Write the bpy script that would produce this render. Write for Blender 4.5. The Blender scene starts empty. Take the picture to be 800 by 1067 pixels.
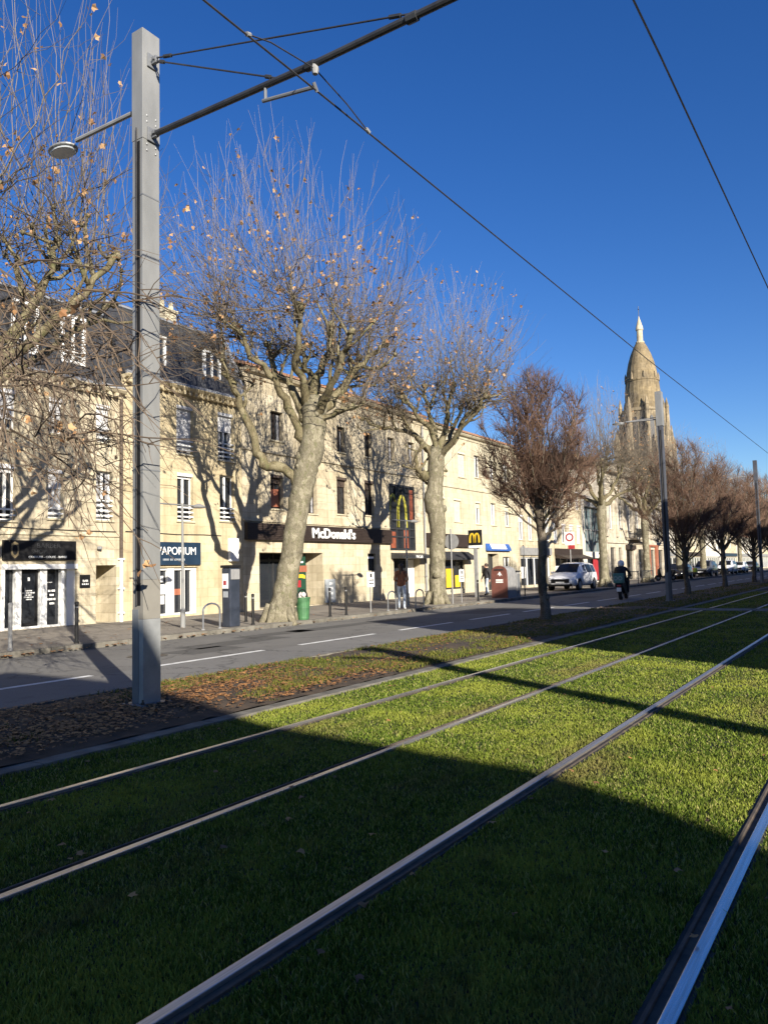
import bpy, bmesh, math, random
import numpy as np
from mathutils import Vector, Matrix, Quaternion
R = math.radians
scene = bpy.context.scene
COL = scene.collection
rnd = random.Random(7)
UP = Vector((0, 0, 1))

# ------------------------------------------------------------------ camera
F_PX, CX, CY = 800.0, 400.0, 533.5
EYE = 1.6
v = Vector((928 - CX, 581 - CY, F_PX)).normalized()          # tram direction seen from the camera
roll = R(1.45)
hd = Vector((math.cos(roll), -math.sin(roll), 0))
up_c = v.cross(hd).normalized()
if up_c.y > 0: up_c = -up_c
xw = v.cross(up_c)
RW = Matrix((xw, v, up_c))                                    # camera (x right, y down, z forward) -> world
cam = bpy.data.cameras.new('Camera')
cam.sensor_fit = 'HORIZONTAL'; cam.sensor_width = 36; cam.lens = 36
cam.clip_start = 0.05; cam.clip_end = 3000
cam_o = bpy.data.objects.new('Camera', cam); COL.objects.link(cam_o)
m3 = Matrix((RW @ Vector((1, 0, 0)), RW @ Vector((0, -1, 0)), RW @ Vector((0, 0, -1)))).transposed()
cam_o.matrix_world = Matrix.Translation((0, 0, EYE)) @ m3.to_4x4()
scene.camera = cam_o

# ------------------------------------------------------------------ light
SUN_EL, SUN_AZ = R(21), math.atan2(.854, -.521)
sdir = Vector((.854 * math.cos(SUN_EL), -.521 * math.cos(SUN_EL), math.sin(SUN_EL))).normalized()
sl = bpy.data.lights.new('Sun', 'SUN'); sl.energy = 5.0; sl.angle = R(.45); sl.color = (1, .92, .79)
so = bpy.data.objects.new('Sun', sl); COL.objects.link(so)
so.rotation_euler = sdir.to_track_quat('Z', 'Y').to_euler(); so.location = (30, -20, 30)
w = bpy.data.worlds.new('World'); scene.world = w; w.use_nodes = True
nt = w.node_tree
bg = nt.nodes['Background']
sky = nt.nodes.new('ShaderNodeTexSky'); sky.sky_type = 'NISHITA'; sky.sun_disc = False
sky.sun_elevation = SUN_EL; sky.sun_rotation = SUN_AZ
sky.air_density = 1.0; sky.dust_density = 0.15; sky.ozone_density = 4.0; sky.altitude = 50
hs = nt.nodes.new('ShaderNodeHueSaturation'); hs.inputs['Saturation'].default_value = 1.25; hs.inputs['Hue'].default_value = .515; hs.inputs['Value'].default_value = 1.06
nt.links.new(sky.outputs[0], hs.inputs['Color']); nt.links.new(hs.outputs[0], bg.inputs[0]); bg.inputs[1].default_value = 0.064
scene.view_settings.view_transform = 'Standard'
scene.view_settings.look = 'None'
scene.view_settings.exposure = 1.1
scene.view_settings.gamma = 1.0
scene.view_settings.use_curve_mapping = False

# ------------------------------------------------------------------ materials
def newmat(name):
    m = bpy.data.materials.new(name); m.use_nodes = True
    n = m.node_tree.nodes
    return m, n, m.node_tree.links, n['Principled BSDF']
def ramp(n, l, fac, stops):
    r = n.new('ShaderNodeValToRGB'); l.new(fac, r.inputs[0])
    e = r.color_ramp.elements
    while len(e) < len(stops): e.new(.5)
    for k, (p, c) in enumerate(stops):
        e[k].position = p; e[k].color = (*c, 1)
    return r.outputs[0]
def noise(n, l, vec, scale, detail=4, rough=.6):
    t = n.new('ShaderNodeTexNoise'); t.inputs['Scale'].default_value = scale
    t.inputs['Detail'].default_value = detail; t.inputs['Roughness'].default_value = rough
    if vec is not None: l.new(vec, t.inputs['Vector'])
    return t
def pos_vec(n, l, scale=(1, 1, 1), obj=True):
    if obj:
        tc = n.new('ShaderNodeTexCoord'); s = tc.outputs['Object']
    else:
        g = n.new('ShaderNodeNewGeometry'); s = g.outputs['Position']
    mp = n.new('ShaderNodeMapping'); mp.inputs['Scale'].default_value = scale
    l.new(s, mp.inputs['Vector'])
    return mp.outputs[0]
def mix(n, l, a, b, fac, mode='MIX'):
    x = n.new('ShaderNodeMix'); x.data_type = 'RGBA'; x.blend_type = mode
    if isinstance(fac, float): x.inputs[0].default_value = fac
    else: l.new(fac, x.inputs[0])
    for sock, val in ((x.inputs[6], a), (x.inputs[7], b)):
        if isinstance(val, tuple): sock.default_value = (*val, 1)
        else: l.new(val, sock)
    return x.outputs[2]
def bump(n, l, bsdf, h, strength=.3, dist=.02):
    b = n.new('ShaderNodeBump'); b.inputs['Strength'].default_value = strength
    b.inputs['Distance'].default_value = dist
    l.new(h, b.inputs['Height']); l.new(b.outputs[0], bsdf.inputs['Normal'])
def pm(name, c1, c2=None, scale=8.0, rough=.6, metal=0.0, bmp=0.0, sc=(1, 1, 1), spread=(.35, .65), spec=None):
    m, n, l, b = newmat(name)
    if c2 is None: c2 = tuple(x * .86 for x in c1)
    pv = pos_vec(n, l, sc)
    t = noise(n, l, pv, scale)
    col = ramp(n, l, t.outputs[0], [(spread[0], c2), (spread[1], c1)])
    l.new(col, b.inputs['Base Color'])
    b.inputs['Roughness'].default_value = rough; b.inputs['Metallic'].default_value = metal
    if spec is not None: b.inputs['Specular IOR Level'].default_value = spec
    if bmp: bump(n, l, b, t.outputs[0], bmp)
    return m
def leafmat(name, c1, c2, trans=.25, scale=3.0):
    m, n, l, b = newmat(name)
    g = n.new('ShaderNodeNewGeometry')
    col = ramp(n, l, g.outputs['Random Per Island'], [(0, c2), (1, c1)])
    l.new(col, b.inputs['Base Color']); b.inputs['Roughness'].default_value = .7
    tr = n.new('ShaderNodeBsdfTranslucent'); l.new(col, tr.inputs[0])
    mx = n.new('ShaderNodeMixShader'); mx.inputs[0].default_value = trans
    l.new(b.outputs[0], mx.inputs[1]); l.new(tr.outputs[0], mx.inputs[2])
    l.new(mx.outputs[0], n['Material Output'].inputs[0])
    return m
def stone(name, base, dark, joint=True, bw=.62, bh=.30, strength=.7, stain=.75):
    m, n, l, b = newmat(name)
    tc = n.new('ShaderNodeTexCoord')
    sep = n.new('ShaderNodeSeparateXYZ'); l.new(tc.outputs['Object'], sep.inputs[0])
    com = n.new('ShaderNodeCombineXYZ')
    ad = n.new('ShaderNodeMath'); ad.operation = 'ADD'
    l.new(sep.outputs[1], ad.inputs[0]); l.new(sep.outputs[0], ad.inputs[1])
    l.new(ad.outputs[0], com.inputs[0]); l.new(sep.outputs[2], com.inputs[1])
    t1 = noise(n, l, tc.outputs['Object'], .55, 6, .65)
    t2 = noise(n, l, tc.outputs['Object'], 5.0, 6, .7)
    mp = n.new('ShaderNodeMapping'); mp.inputs['Scale'].default_value = (1.6, 1.6, .12)
    l.new(tc.outputs['Object'], mp.inputs['Vector'])
    t3 = noise(n, l, mp.outputs[0], 2.2, 4, .6)                      # rain streaks
    c = ramp(n, l, t1.outputs[0], [(.3, dark), (.62, base)])
    c = mix(n, l, c, tuple(x * .62 for x in base), ramp(n, l, t2.outputs[0], [(.50, (0, 0, 0)), (.72, (.75, .75, .75))]))
    c = mix(n, l, c, tuple(x * stain for x in dark), ramp(n, l, t3.outputs[0], [(.50, (0, 0, 0)), (.68, (.75, .75, .75))]))
    if joint:
        br = n.new('ShaderNodeTexBrick')
        br.inputs['Scale'].default_value = 1; br.inputs['Brick Width'].default_value = bw
        br.inputs['Row Height'].default_value = bh; br.inputs['Mortar Size'].default_value = .008
        br.inputs['Color1'].default_value = (1, 1, 1, 1); br.inputs['Color2'].default_value = (.70, .68, .63, 1)
        br.inputs['Mortar'].default_value = (.50, .47, .42, 1)
        l.new(com.outputs[0], br.inputs['Vector'])
        c = mix(n, l, c, br.outputs[0], strength, 'MULTIPLY')
        bump(n, l, b, br.outputs['Fac'], -.25, .01)
    l.new(c, b.inputs['Base Color']); b.inputs['Roughness'].default_value = .9
    b.inputs['Specular IOR Level'].default_value = .2
    return m

M = {}
M['stone_warm'] = stone('stone_warm', (.57, .505, .375), (.43, .37, .265))
M['stone_warm2'] = stone('stone_ochre', (.55, .47, .315), (.42, .345, .215), bw=.7, bh=.33, strength=.5)
M['stone_pale'] = stone('stone_pale', (.58, .51, .375), (.45, .385, .27), bw=.8, bh=.36)
M['stone_cream'] = stone('stone_cream', (.56, .505, .37), (.46, .405, .29), strength=.45)
M['stone_white'] = stone('stone_white', (.60, .54, .44), (.44, .39, .31), bw=.9, bh=.4)
M['stone_church'] = stone('stone_church', (.36, .29, .19), (.13, .11, .08), bw=.8, bh=.35, strength=.6, stain=.5)
M['dome_scale'] = stone('dome_scale', (.30, .235, .14), (.15, .12, .08), bw=.7, bh=.55, strength=.75, stain=.6)
M['render_white'] = stone('render_white', (.66, .62, .54), (.52, .48, .40), joint=False)
def slate():
    m, n, l, b = newmat('slate')
    tc = n.new('ShaderNodeTexCoord')
    sep = n.new('ShaderNodeSeparateXYZ'); l.new(tc.outputs['Object'], sep.inputs[0])
    com = n.new('ShaderNodeCombineXYZ'); l.new(sep.outputs[1], com.inputs[0]); l.new(sep.outputs[2], com.inputs[1])
    br = n.new('ShaderNodeTexBrick'); br.inputs['Scale'].default_value = 1
    br.inputs['Brick Width'].default_value = .22; br.inputs['Row Height'].default_value = .14
    br.inputs['Mortar Size'].default_value = .008
    br.inputs['Color1'].default_value = (.026, .027, .030, 1); br.inputs['Color2'].default_value = (.044, .045, .049, 1)
    br.inputs['Mortar'].default_value = (.02, .02, .024, 1)
    l.new(com.outputs[0], br.inputs['Vector'])
    t = noise(n, l, tc.outputs['Object'], 1.3, 5)
    c = mix(n, l, br.outputs[0], (.06, .058, .052), ramp(n, l, t.outputs[0], [(.45, (0, 0, 0)), (.75, (.6, .6, .6))]))
    l.new(c, b.inputs['Base Color']); b.inputs['Roughness'].default_value = .55
    bump(n, l, b, br.outputs['Fac'], -.4, .01)
    return m
M['slate'] = slate()
M['tile'] = pm('roof_tile', (.36, .19, .11), (.20, .11, .07), 3, .85, bmp=.5, sc=(1, 4, 1))
M['zinc'] = pm('zinc', (.30, .31, .33), (.22, .23, .25), 2, .5, .3)
def asphalt(name, c1, c2, tint):
    m, n, l, b = newmat(name)
    pv = pos_vec(n, l)
    a = noise(n, l, pv, .35, 5, .6); f = noise(n, l, pv, 60, 3, .7); s = noise(n, l, pv, 2.2, 5, .65)
    c = ramp(n, l, a.outputs[0], [(.35, c2), (.65, c1)])
    c = mix(n, l, c, tint, ramp(n, l, f.outputs[0], [(.45, (0, 0, 0)), (.72, (.7, .7, .7))]))
    c = mix(n, l, c, tuple(x * .6 for x in c2), ramp(n, l, s.outputs[0], [(.55, (0, 0, 0)), (.72, (.55, .55, .55))]))
    vo = n.new('ShaderNodeTexVoronoi'); vo.feature = 'DISTANCE_TO_EDGE'; vo.inputs['Scale'].default_value = .33
    wn = noise(n, l, pv, 1.2, 4, .7)
    mx = n.new('ShaderNodeVectorMath'); mx.operation = 'ADD'
    l.new(pv, mx.inputs[0]); l.new(wn.outputs['Color'], mx.inputs[1]); l.new(mx.outputs[0], vo.inputs['Vector'])
    c = mix(n, l, tuple(x * .4 for x in c2), c, ramp(n, l, vo.outputs['Distance'], [(0, (.25, .25, .25)), (.012, (1, 1, 1))]))
    l.new(c, b.inputs['Base Color']); b.inputs['Roughness'].default_value = .88
    b.inputs['Specular IOR Level'].default_value = .25
    bump(n, l, b, f.outputs[0], .5, .006)
    return m
M['asphalt'] = asphalt('asphalt', (.165, .16, .15), (.12, .117, .11), (.22, .21, .19))
M['asphalt_dark'] = asphalt('asphalt_dark', (.10, .098, .093), (.075, .073, .07), (.14, .135, .125))
M['pavement'] = asphalt('pavement_asphalt', (.245, .22, .185), (.165, .148, .125), (.32, .285, .24))
M['cycle'] = asphalt('cycle_asphalt', (.18, .175, .165), (.14, .136, .13), (.24, .235, .22))
M['paint'] = pm('road_paint', (.72, .72, .70), (.42, .42, .40), 7, .7, spread=(.3, .55))
M['concrete'] = pm('kerb_concrete', (.18, .168, .14), (.09, .082, .066), 3, .9, bmp=.3)
M['soil'] = pm('soil', (.075, .05, .03), (.028, .02, .013), 3.5, .95, bmp=.8)
M['lawn'] = pm('lawn_ground', (.030, .034, .012), (.012, .013, .007), 5, .95, bmp=.8)
M['earth'] = pm('earth', (.12, .115, .10), (.08, .075, .065), .4, .95)
def grassmat(name, stops, big):
    m, n, l, b = newmat(name)
    g = n.new('ShaderNodeNewGeometry')
    pv = pos_vec(n, l, obj=False)
    t = noise(n, l, pv, .9, 4, .6)
    c = ramp(n, l, g.outputs['Random Per Island'], stops)
    c = mix(n, l, c, big, ramp(n, l, t.outputs[0], [(.46, (0, 0, 0)), (.66, (.85, .85, .85))]))
    pv2 = pos_vec(n, l, (1.3, .35, 1), obj=False); t2 = noise(n, l, pv2, .8, 5, .7)
    c = mix(n, l, c, (.20, .16, .06), ramp(n, l, t2.outputs[0], [(.53, (0, 0, 0)), (.68, (.78, .75, .75))]))
    t3 = noise(n, l, pv, 4.5, 3, .6)
    c = mix(n, l, c, (.045, .07, .012), ramp(n, l, t3.outputs[0], [(.56, (0, 0, 0)), (.72, (.7, .7, .7))]))
    l.new(c, b.inputs['Base Color']); b.inputs['Roughness'].default_value = .65
    b.inputs['Specular IOR Level'].default_value = .1
    tr = n.new('ShaderNodeBsdfTranslucent'); l.new(c, tr.inputs[0])
    mx = n.new('ShaderNodeMixShader'); mx.inputs[0].default_value = .26
    l.new(b.outputs[0], mx.inputs[1]); l.new(tr.outputs[0], mx.inputs[2])
    l.new(mx.outputs[0], n['Material Output'].inputs[0])
    return m
M['grass'] = grassmat('grass_blades', [(0, (.030, .055, .008)), (.45, (.102, .155, .018)), (.80, (.215, .27, .040)), (1, (.38, .34, .14))], (.285, .315, .048))
M['bedgrass'] = grassmat('bed_grass', [(0, (.06, .085, .014)), (.6, (.12, .14, .025)), (1, (.22, .18, .06))], (.16, .15, .03))
M['dead_leaf'] = leafmat('dead_leaf', (.52, .25, .085), (.12, .06, .028), .12)
M['tree_leaf'] = leafmat('tree_leaf', (.60, .38, .19), (.30, .145, .06), .35)
def bark(name, base, patch, dark, sc=(3.0, 3.0, 1.6), pk=.55):
    m, n, l, b = newmat(name)
    pv = pos_vec(n, l, sc)
    vo = n.new('ShaderNodeTexVoronoi'); vo.inputs['Scale'].default_value = 1.7
    wn = noise(n, l, pv, 1.1, 5, .7)
    mx = n.new('ShaderNodeVectorMath'); mx.operation = 'ADD'
    l.new(pv, mx.inputs[0]); l.new(wn.outputs['Color'], mx.inputs[1]); l.new(mx.outputs[0], vo.inputs['Vector'])
    sp = n.new('ShaderNodeSeparateColor'); l.new(vo.outputs['Color'], sp.inputs[0])
    t = noise(n, l, pv, 6, 6, .7)
    c = ramp(n, l, t.outputs[0], [(.32, dark), (.55, base), (.75, tuple(x * 1.2 for x in base))])
    c = mix(n, l, c, patch, ramp(n, l, sp.outputs[0], [(pk, (0, 0, 0)), (pk + .22, (.8, .8, .8))]))
    t4 = noise(n, l, pv, 16, 4, .75); t5 = noise(n, l, pv, 2.0, 4, .7)
    c = mix(n, l, c, tuple(x * .55 for x in dark), ramp(n, l, t4.outputs[0], [(.52, (0, 0, 0)), (.62, (.8, .8, .8))]))
    c = mix(n, l, c, (.105, .11, .045), ramp(n, l, t5.outputs[0], [(.52, (0, 0, 0)), (.68, (.65, .65, .65))]))
    l.new(c, b.inputs['Base Color']); b.inputs['Roughness'].default_value = .9
    b.inputs['Specular IOR Level'].default_value = .2
    bump(n, l, b, t.outputs[0], .7, .03)
    return m
M['bark'] = bark('plane_bark', (.20, .178, .125), (.30, .27, .195), (.10, .087, .058), (5.5, 5.5, 3.2), .6)
M['bark_low'] = bark('plane_bark_foot', (.25, .22, .15), (.47, .42, .30), (.12, .10, .065), (7, 7, 4), .72)
M['bark_dark'] = bark('plum_bark', (.11, .088, .066), (.17, .145, .115), (.05, .04, .03))
M['limb'] = bark('plane_limb_bark', (.155, .13, .075), (.23, .20, .125), (.07, .057, .034))
def shootmat():
    # young upper growth is paler than the older wood below it
    m, n, l, b = newmat('plane_shoots')
    tc = n.new('ShaderNodeTexCoord'); sp = n.new('ShaderNodeSeparateXYZ'); l.new(tc.outputs['Object'], sp.inputs[0])
    t = noise(n, l, tc.outputs['Object'], 1.6, 4)
    mr = n.new('ShaderNodeMapRange'); mr.inputs['From Min'].default_value = 9.0; mr.inputs['From Max'].default_value = 15.0
    l.new(sp.outputs[2], mr.inputs[0])
    c = ramp(n, l, t.outputs[0], [(.35, (.075, .060, .042)), (.65, (.155, .125, .09))])
    c = mix(n, l, c, (.225, .19, .155), mr.outputs[0])
    l.new(c, b.inputs['Base Color']); b.inputs['Roughness'].default_value = .85
    return m
M['shoot'] = shootmat()
M['droop'] = pm('drooping_twigs', (.12, .085, .055), (.07, .05, .034), 1.5, .85)
M['twig_plum'] = pm('plum_twigs', (.18, .106, .068), (.09, .052, .036), 1.0, .85)
M['galv'] = pm('galvanised', (.26, .262, .255), (.20, .203, .198), 3, .5, .25, sc=(1, 1, .35))
M['galv_dark'] = pm('galvanised_side', (.20, .21, .22), (.15, .155, .165), 2, .5, .3)
M['galv_patch'] = pm('repainted_band', (.20, .19, .165), (.165, .155, .135), 2.5, .75)
M['galv_bright'] = pm('bare_band', (.33, .34, .345), (.24, .25, .255), 3, .45, .3)
M['mast_brown'] = pm('mast_dark', (.10, .105, .12), (.07, .073, .085), 2, .5, .3)
M['dark_metal'] = pm('dark_metal', (.055, .057, .06), (.035, .036, .04), 5, .5, .4)
M['black'] = pm('black_paint', (.014, .014, .015), (.009, .009, .010), 6, .5, spec=.25)
M['cable'] = pm('cable', (.05, .048, .05), (.03, .03, .03), 8, .6, .3)
M['steel_rail'] = pm('polished_rail', (.66, .67, .69), (.40, .39, .38), 2.5, .25, .95, sc=(30, .5, 1), spread=(.25, .6))
M['dull_rail'] = pm('dull_rail', (.74, .72, .68), (.46, .43, .38), 2.5, .30, .9, sc=(30, .5, 1), spread=(.3, .62))
M['rust_rail'] = pm('rusty_rail', (.11, .085, .065), (.05, .042, .036), 9, .85, .2)
M['rail_seal'] = pm('rail_seal', (.035, .033, .03), (.018, .018, .017), 5, .8)
M['glass'] = pm('dark_glass', (.022, .025, .03), (.014, .016, .02), .7, .05, spec=.6)
M['car_glass'] = pm('car_glass', (.012, .013, .015), (.010, .011, .012), .7, .12, spec=.25)
M['glass_blue'] = pm('pale_glass', (.14, .19, .20), (.09, .13, .14), .4, .08, spec=.7)
M['white'] = pm('white_paint', (.78, .78, .76), (.70, .70, .68), 4, .45)
M['shutter'] = pm('roller_shutter', (.66, .66, .66), (.56, .56, .57), 3, .5, sc=(1, 1, 9))
M['curtain'] = pm('curtain', (.36, .36, .37), (.24, .24, .25), 5, .9, sc=(1, 9, 1))
M['shutter_beige'] = pm('beige_shutter', (.62, .57, .45), (.55, .50, .38), 3, .6, sc=(1, 1, 6))
M['wood_shutter'] = pm('brown_shutter', (.085, .06, .045), (.05, .036, .028), 3, .7, sc=(1, 1, 8))
M['navy'] = pm('navy_sign', (.016, .034, .062), (.011, .025, .047), 2, .4)
M['fascia'] = pm('brown_fascia', (.040, .028, .022), (.026, .018, .015), 3, .5, sc=(1, 1, 10))
M['yellow'] = pm('yellow_sign', (.70, .47, .03), (.58, .38, .03), 3, .4)
M['red'] = pm('red_paint', (.36, .03, .035), (.27, .022, .028), 3, .5)
M['orange'] = pm('orange_panel', (.36, .13, .07), (.25, .085, .05), 2, .5)
M['brick_red'] = pm('brown_red_container', (.17, .062, .045), (.115, .042, .032), 3, .6)
M['green'] = pm('green_paint', (.06, .17, .07), (.04, .12, .05), 5, .5)
M['green_dark'] = pm('green_board', (.014, .06, .034), (.010, .045, .026), 3, .5)
M['meter'] = pm('meter_body', (.033, .040, .058), (.022, .028, .040), 4, .45)
M['grey'] = pm('grey_paint', (.26, .26, .255), (.20, .20, .20), 5, .55)
M['greypanel'] = pm('grey_panel', (.34, .37, .39), (.28, .30, .32), 3, .4)
M['car_white'] = pm('car_white', (.72, .73, .75), (.69, .70, .72), 1, .18, spec=.6)
M['car_black'] = pm('car_black', (.012, .013, .016), (.01, .011, .013), 1, .15, spec=.6)
M['car_grey'] = pm('car_grey', (.13, .135, .145), (.11, .115, .125), 1, .2, .4)
M['rubber'] = pm('rubber', (.018, .018, .018), (.012, .012, .012), 6, .85)
M['alloy'] = pm('alloy', (.45, .46, .48), (.36, .37, .39), 4, .3, .8)
M['lamp_lens'] = pm('lamp_lens', (.62, .66, .70), (.50, .54, .58), 4, .12)
M['skin'] = pm('skin', (.50, .30, .21), (.43, .25, .17), 6, .55)
M['jacket_brown'] = pm('brown_jacket', (.20, .072, .030), (.13, .046, .020), 7, .8)
M['jacket_tan'] = pm('tan_sleeve', (.42, .22, .12), (.33, .17, .09), 7, .8)
M['jeans'] = pm('pale_jeans', (.42, .47, .54), (.31, .36, .43), 7, .85)
M['dark_cloth'] = pm('dark_cloth', (.022, .022, .026), (.014, .014, .016), 7, .85)
M['hair'] = pm('dark_hair', (.045, .025, .016), (.025, .014, .01), 20, .6)
M['teal'] = pm('teal_box', (.07, .22, .19), (.05, .17, .15), 3, .5)
M['trash'] = pm('rubbish_bag', (.62, .56, .54), (.40, .33, .32), 12, .5, spread=(.4, .55))
M['door_cream'] = pm('cream_door', (.66, .62, .54), (.58, .54, .46), 2, .5)
M['blue'] = pm('blue_awning', (.03, .10, .34), (.025, .08, .27), 3, .6)
M['hivis'] = pm('hivis', (.50, .62, .06), (.42, .52, .05), 5, .7)

# ------------------------------------------------------------------ mesh builder
ORG = {}
def top_of(o):
    while o.parent: o = o.parent
    return o
class MB:
    def __init__(s): s.v = []; s.f = []; s.mi = []; s.cur = 0
    def add(s, vs, fs):
        k = len(s.v); s.v.extend([tuple(p) for p in vs])
        s.f.extend([tuple(i + k for i in f) for f in fs]); s.mi.extend([s.cur] * len(fs)); return s
    def box(s, a, b, bev=0.0):
        (x0, y0, z0), (x1, y1, z1) = a, b
        if x0 > x1: x0, x1 = x1, x0
        if y0 > y1: y0, y1 = y1, y0
        if z0 > z1: z0, z1 = z1, z0
        c = min(bev, (x1 - x0) * .45, (y1 - y0) * .45, (z1 - z0) * .45)
        if c <= 0:
            return s.add([(x0, y0, z0), (x1, y0, z0), (x1, y1, z0), (x0, y1, z0), (x0, y0, z1), (x1, y0, z1), (x1, y1, z1), (x0, y1, z1)],
                  [(0, 3, 2, 1), (4, 5, 6, 7), (0, 1, 5, 4), (1, 2, 6, 5), (2, 3, 7, 6), (3, 0, 4, 7)])
        bm = bmesh.new(); bmesh.ops.create_cube(bm, size=1)
        for q in bm.verts: q.co = Vector((x0 + (q.co.x + .5) * (x1 - x0), y0 + (q.co.y + .5) * (y1 - y0), z0 + (q.co.z + .5) * (z1 - z0)))
        bmesh.ops.bevel(bm, geom=list(bm.edges), offset=c, segments=2, affect='EDGES', profile=.6)
        return s.bm(bm)
    def bm(s, bm):
        bm.verts.index_update()
        s.add([tuple(q.co) for q in bm.verts], [[q.index for q in f.verts] for f in bm.faces]); bm.free(); return s
    def quad(s, a, b, c, d): return s.add([a, b, c, d], [(0, 1, 2, 3)])
    def prism(s, poly, axis, a, b):
        # poly: list of 2D points; axis 0/1/2 = extrude axis
        def P(p, t):
            q = [0, 0, 0]; o = [i for i in range(3) if i != axis]
            q[o[0]] = p[0]; q[o[1]] = p[1]; q[axis] = t; return tuple(q)
        n = len(poly); vs = [P(p, a) for p in poly] + [P(p, b) for p in poly]
        fs = [tuple(range(n))[::-1], tuple(range(n, 2 * n))] + [(i, (i + 1) % n, n + (i + 1) % n, n + i) for i in range(n)]
        return s.add(vs, fs)
    def tube(s, pts, rad, n=6, cap=True):
        pts = [Vector(p) for p in pts]
        if not hasattr(rad, '__len__'): rad = [rad] * len(pts)
        k0 = len(s.v); prev = None; N = len(pts)
        for i, p in enumerate(pts):
            d = (pts[min(i + 1, N - 1)] - pts[max(i - 1, 0)])
            d = d.normalized() if d.length > 1e-9 else Vector((0, 0, 1))
            if prev is None:
                a = Vector((1, 0, 0)) if abs(d.x) < .8 else Vector((0, 1, 0)); u = d.cross(a).normalized()
            else:
                u = prev - d * prev.dot(d); u = u.normalized() if u.length > 1e-6 else d.orthogonal().normalized()
            prev = u; q = d.cross(u)
            for j in range(n):
                t = 2 * math.pi * j / n; r = rad[i]
                s.v.append(tuple(p + u * (r * math.cos(t)) + q * (r * math.sin(t))))
        for i in range(N - 1):
            for j in range(n):
                a = k0 + i * n + j; b = k0 + i * n + (j + 1) % n
                s.f.append((a, b, b + n, a + n)); s.mi.append(s.cur)
        if cap and n > 2:
            s.f.append(tuple(k0 + j for j in range(n))[::-1]); s.mi.append(s.cur)
            s.f.append(tuple(k0 + (N - 1) * n + j for j in range(n))); s.mi.append(s.cur)
        return s
    def lathe(s, prof, c=(0, 0, 0), n=16, sx=1, sy=1, rot=0):
        k0 = len(s.v)
        for r, z in prof:
            for j in range(n):
                t = 2 * math.pi * j / n + rot
                s.v.append((c[0] + r * sx * math.cos(t), c[1] + r * sy * math.sin(t), c[2] + z))
        for i in range(len(prof) - 1):
            for j in range(n):
                a = k0 + i * n + j; b = k0 + i * n + (j + 1) % n
                s.f.append((a, b, b + n, a + n)); s.mi.append(s.cur)
        s.f.append(tuple(k0 + j for j in range(n))[::-1]); s.mi.append(s.cur)
        s.f.append(tuple(k0 + (len(prof) - 1) * n + j for j in range(n))); s.mi.append(s.cur)
        return s
    def build(s, name, mat, parent=None, smooth=False, local=False):
        me = bpy.data.meshes.new(name)
        vs = s.v
        if parent is not None and not local:
            o = ORG.get(top_of(parent).name)
            if o: vs = [(a - o[0], b - o[1], c - o[2]) for a, b, c in vs]
        me.from_pydata(vs, [], s.f)
        for mm in (mat if isinstance(mat, (list, tuple)) else [mat]): me.materials.append(mm)
        if isinstance(mat, (list, tuple)): me.polygons.foreach_set('material_index', s.mi)
        if smooth: me.polygons.foreach_set('use_smooth', [True] * len(s.f))
        me.update()
        ob = bpy.data.objects.new(name, me); COL.objects.link(ob)
        if parent is not None: ob.parent = parent
        return ob
def props(o, label=None, cat=None, group=None, kind=None):
    if label: o['label'] = label
    if cat: o['category'] = cat
    if group: o['group'] = group
    if kind: o['kind'] = kind
    return o
def thing(name, label, cat, loc=(0, 0, 0), group=None):
    o = bpy.data.objects.new(name, None); COL.objects.link(o); o.empty_display_size = .2
    o.location = loc; ORG[o.name] = tuple(loc)
    return props(o, label, cat, group)
def struct(o): return props(o, kind='structure')
def copy_thing(root, loc, rz, label, group=None, sc=1.0):
    r = root.copy(); COL.objects.link(r); r.location = loc; r.rotation_euler = (0, 0, rz); r.scale = (sc, sc, sc)
    props(r, label, None, group)
    for ch in list(root.children):
        c = ch.copy(); COL.objects.link(c); c.parent = r
        for g in list(ch.children):
            d = g.copy(); COL.objects.link(d); d.parent = c
    return r
def text(name, body, size, loc, mat, parent, rz=math.pi / 2, align='CENTER', ext=.012, sx=1.0, bold=0.0):
    cu = bpy.data.curves.new(name, 'FONT'); cu.body = body; cu.size = size; cu.extrude = ext
    cu.align_x = align; cu.align_y = 'CENTER'; cu.resolution_u = 3; cu.offset = bold
    tmp = bpy.data.objects.new(name, cu); COL.objects.link(tmp)
    bpy.context.view_layer.update()
    me = bpy.data.meshes.new_from_object(tmp, depsgraph=bpy.context.evaluated_depsgraph_get())
    bpy.data.objects.remove(tmp); me.materials.clear(); me.materials.append(mat)
    ob = bpy.data.objects.new(name, me); COL.objects.link(ob)
    o = ORG.get(top_of(parent).name, (0, 0, 0))
    ob.parent = parent; ob.location = (loc[0] - o[0], loc[1] - o[1], loc[2] - o[2])
    ob.rotation_euler = (math.pi / 2, 0, rz); ob.scale = (sx, 1, 1)
    return ob
def mesh_np(name, co, tris, mat, parent=None):
    me = bpy.data.meshes.new(name); nv, nf = len(co), len(tris)
    me.vertices.add(nv); me.vertices.foreach_set('co', co.astype(np.float32).ravel())
    k = tris.shape[1]
    me.loops.add(nf * k); me.loops.foreach_set('vertex_index', tris.astype(np.int32).ravel())
    me.polygons.add(nf); me.polygons.foreach_set('loop_start', np.arange(0, nf * k, k, dtype=np.int32))
    me.update(calc_edges=True); me.materials.append(mat)
    ob = bpy.data.objects.new(name, me); COL.objects.link(ob)
    if parent: ob.parent = parent
    return ob
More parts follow.
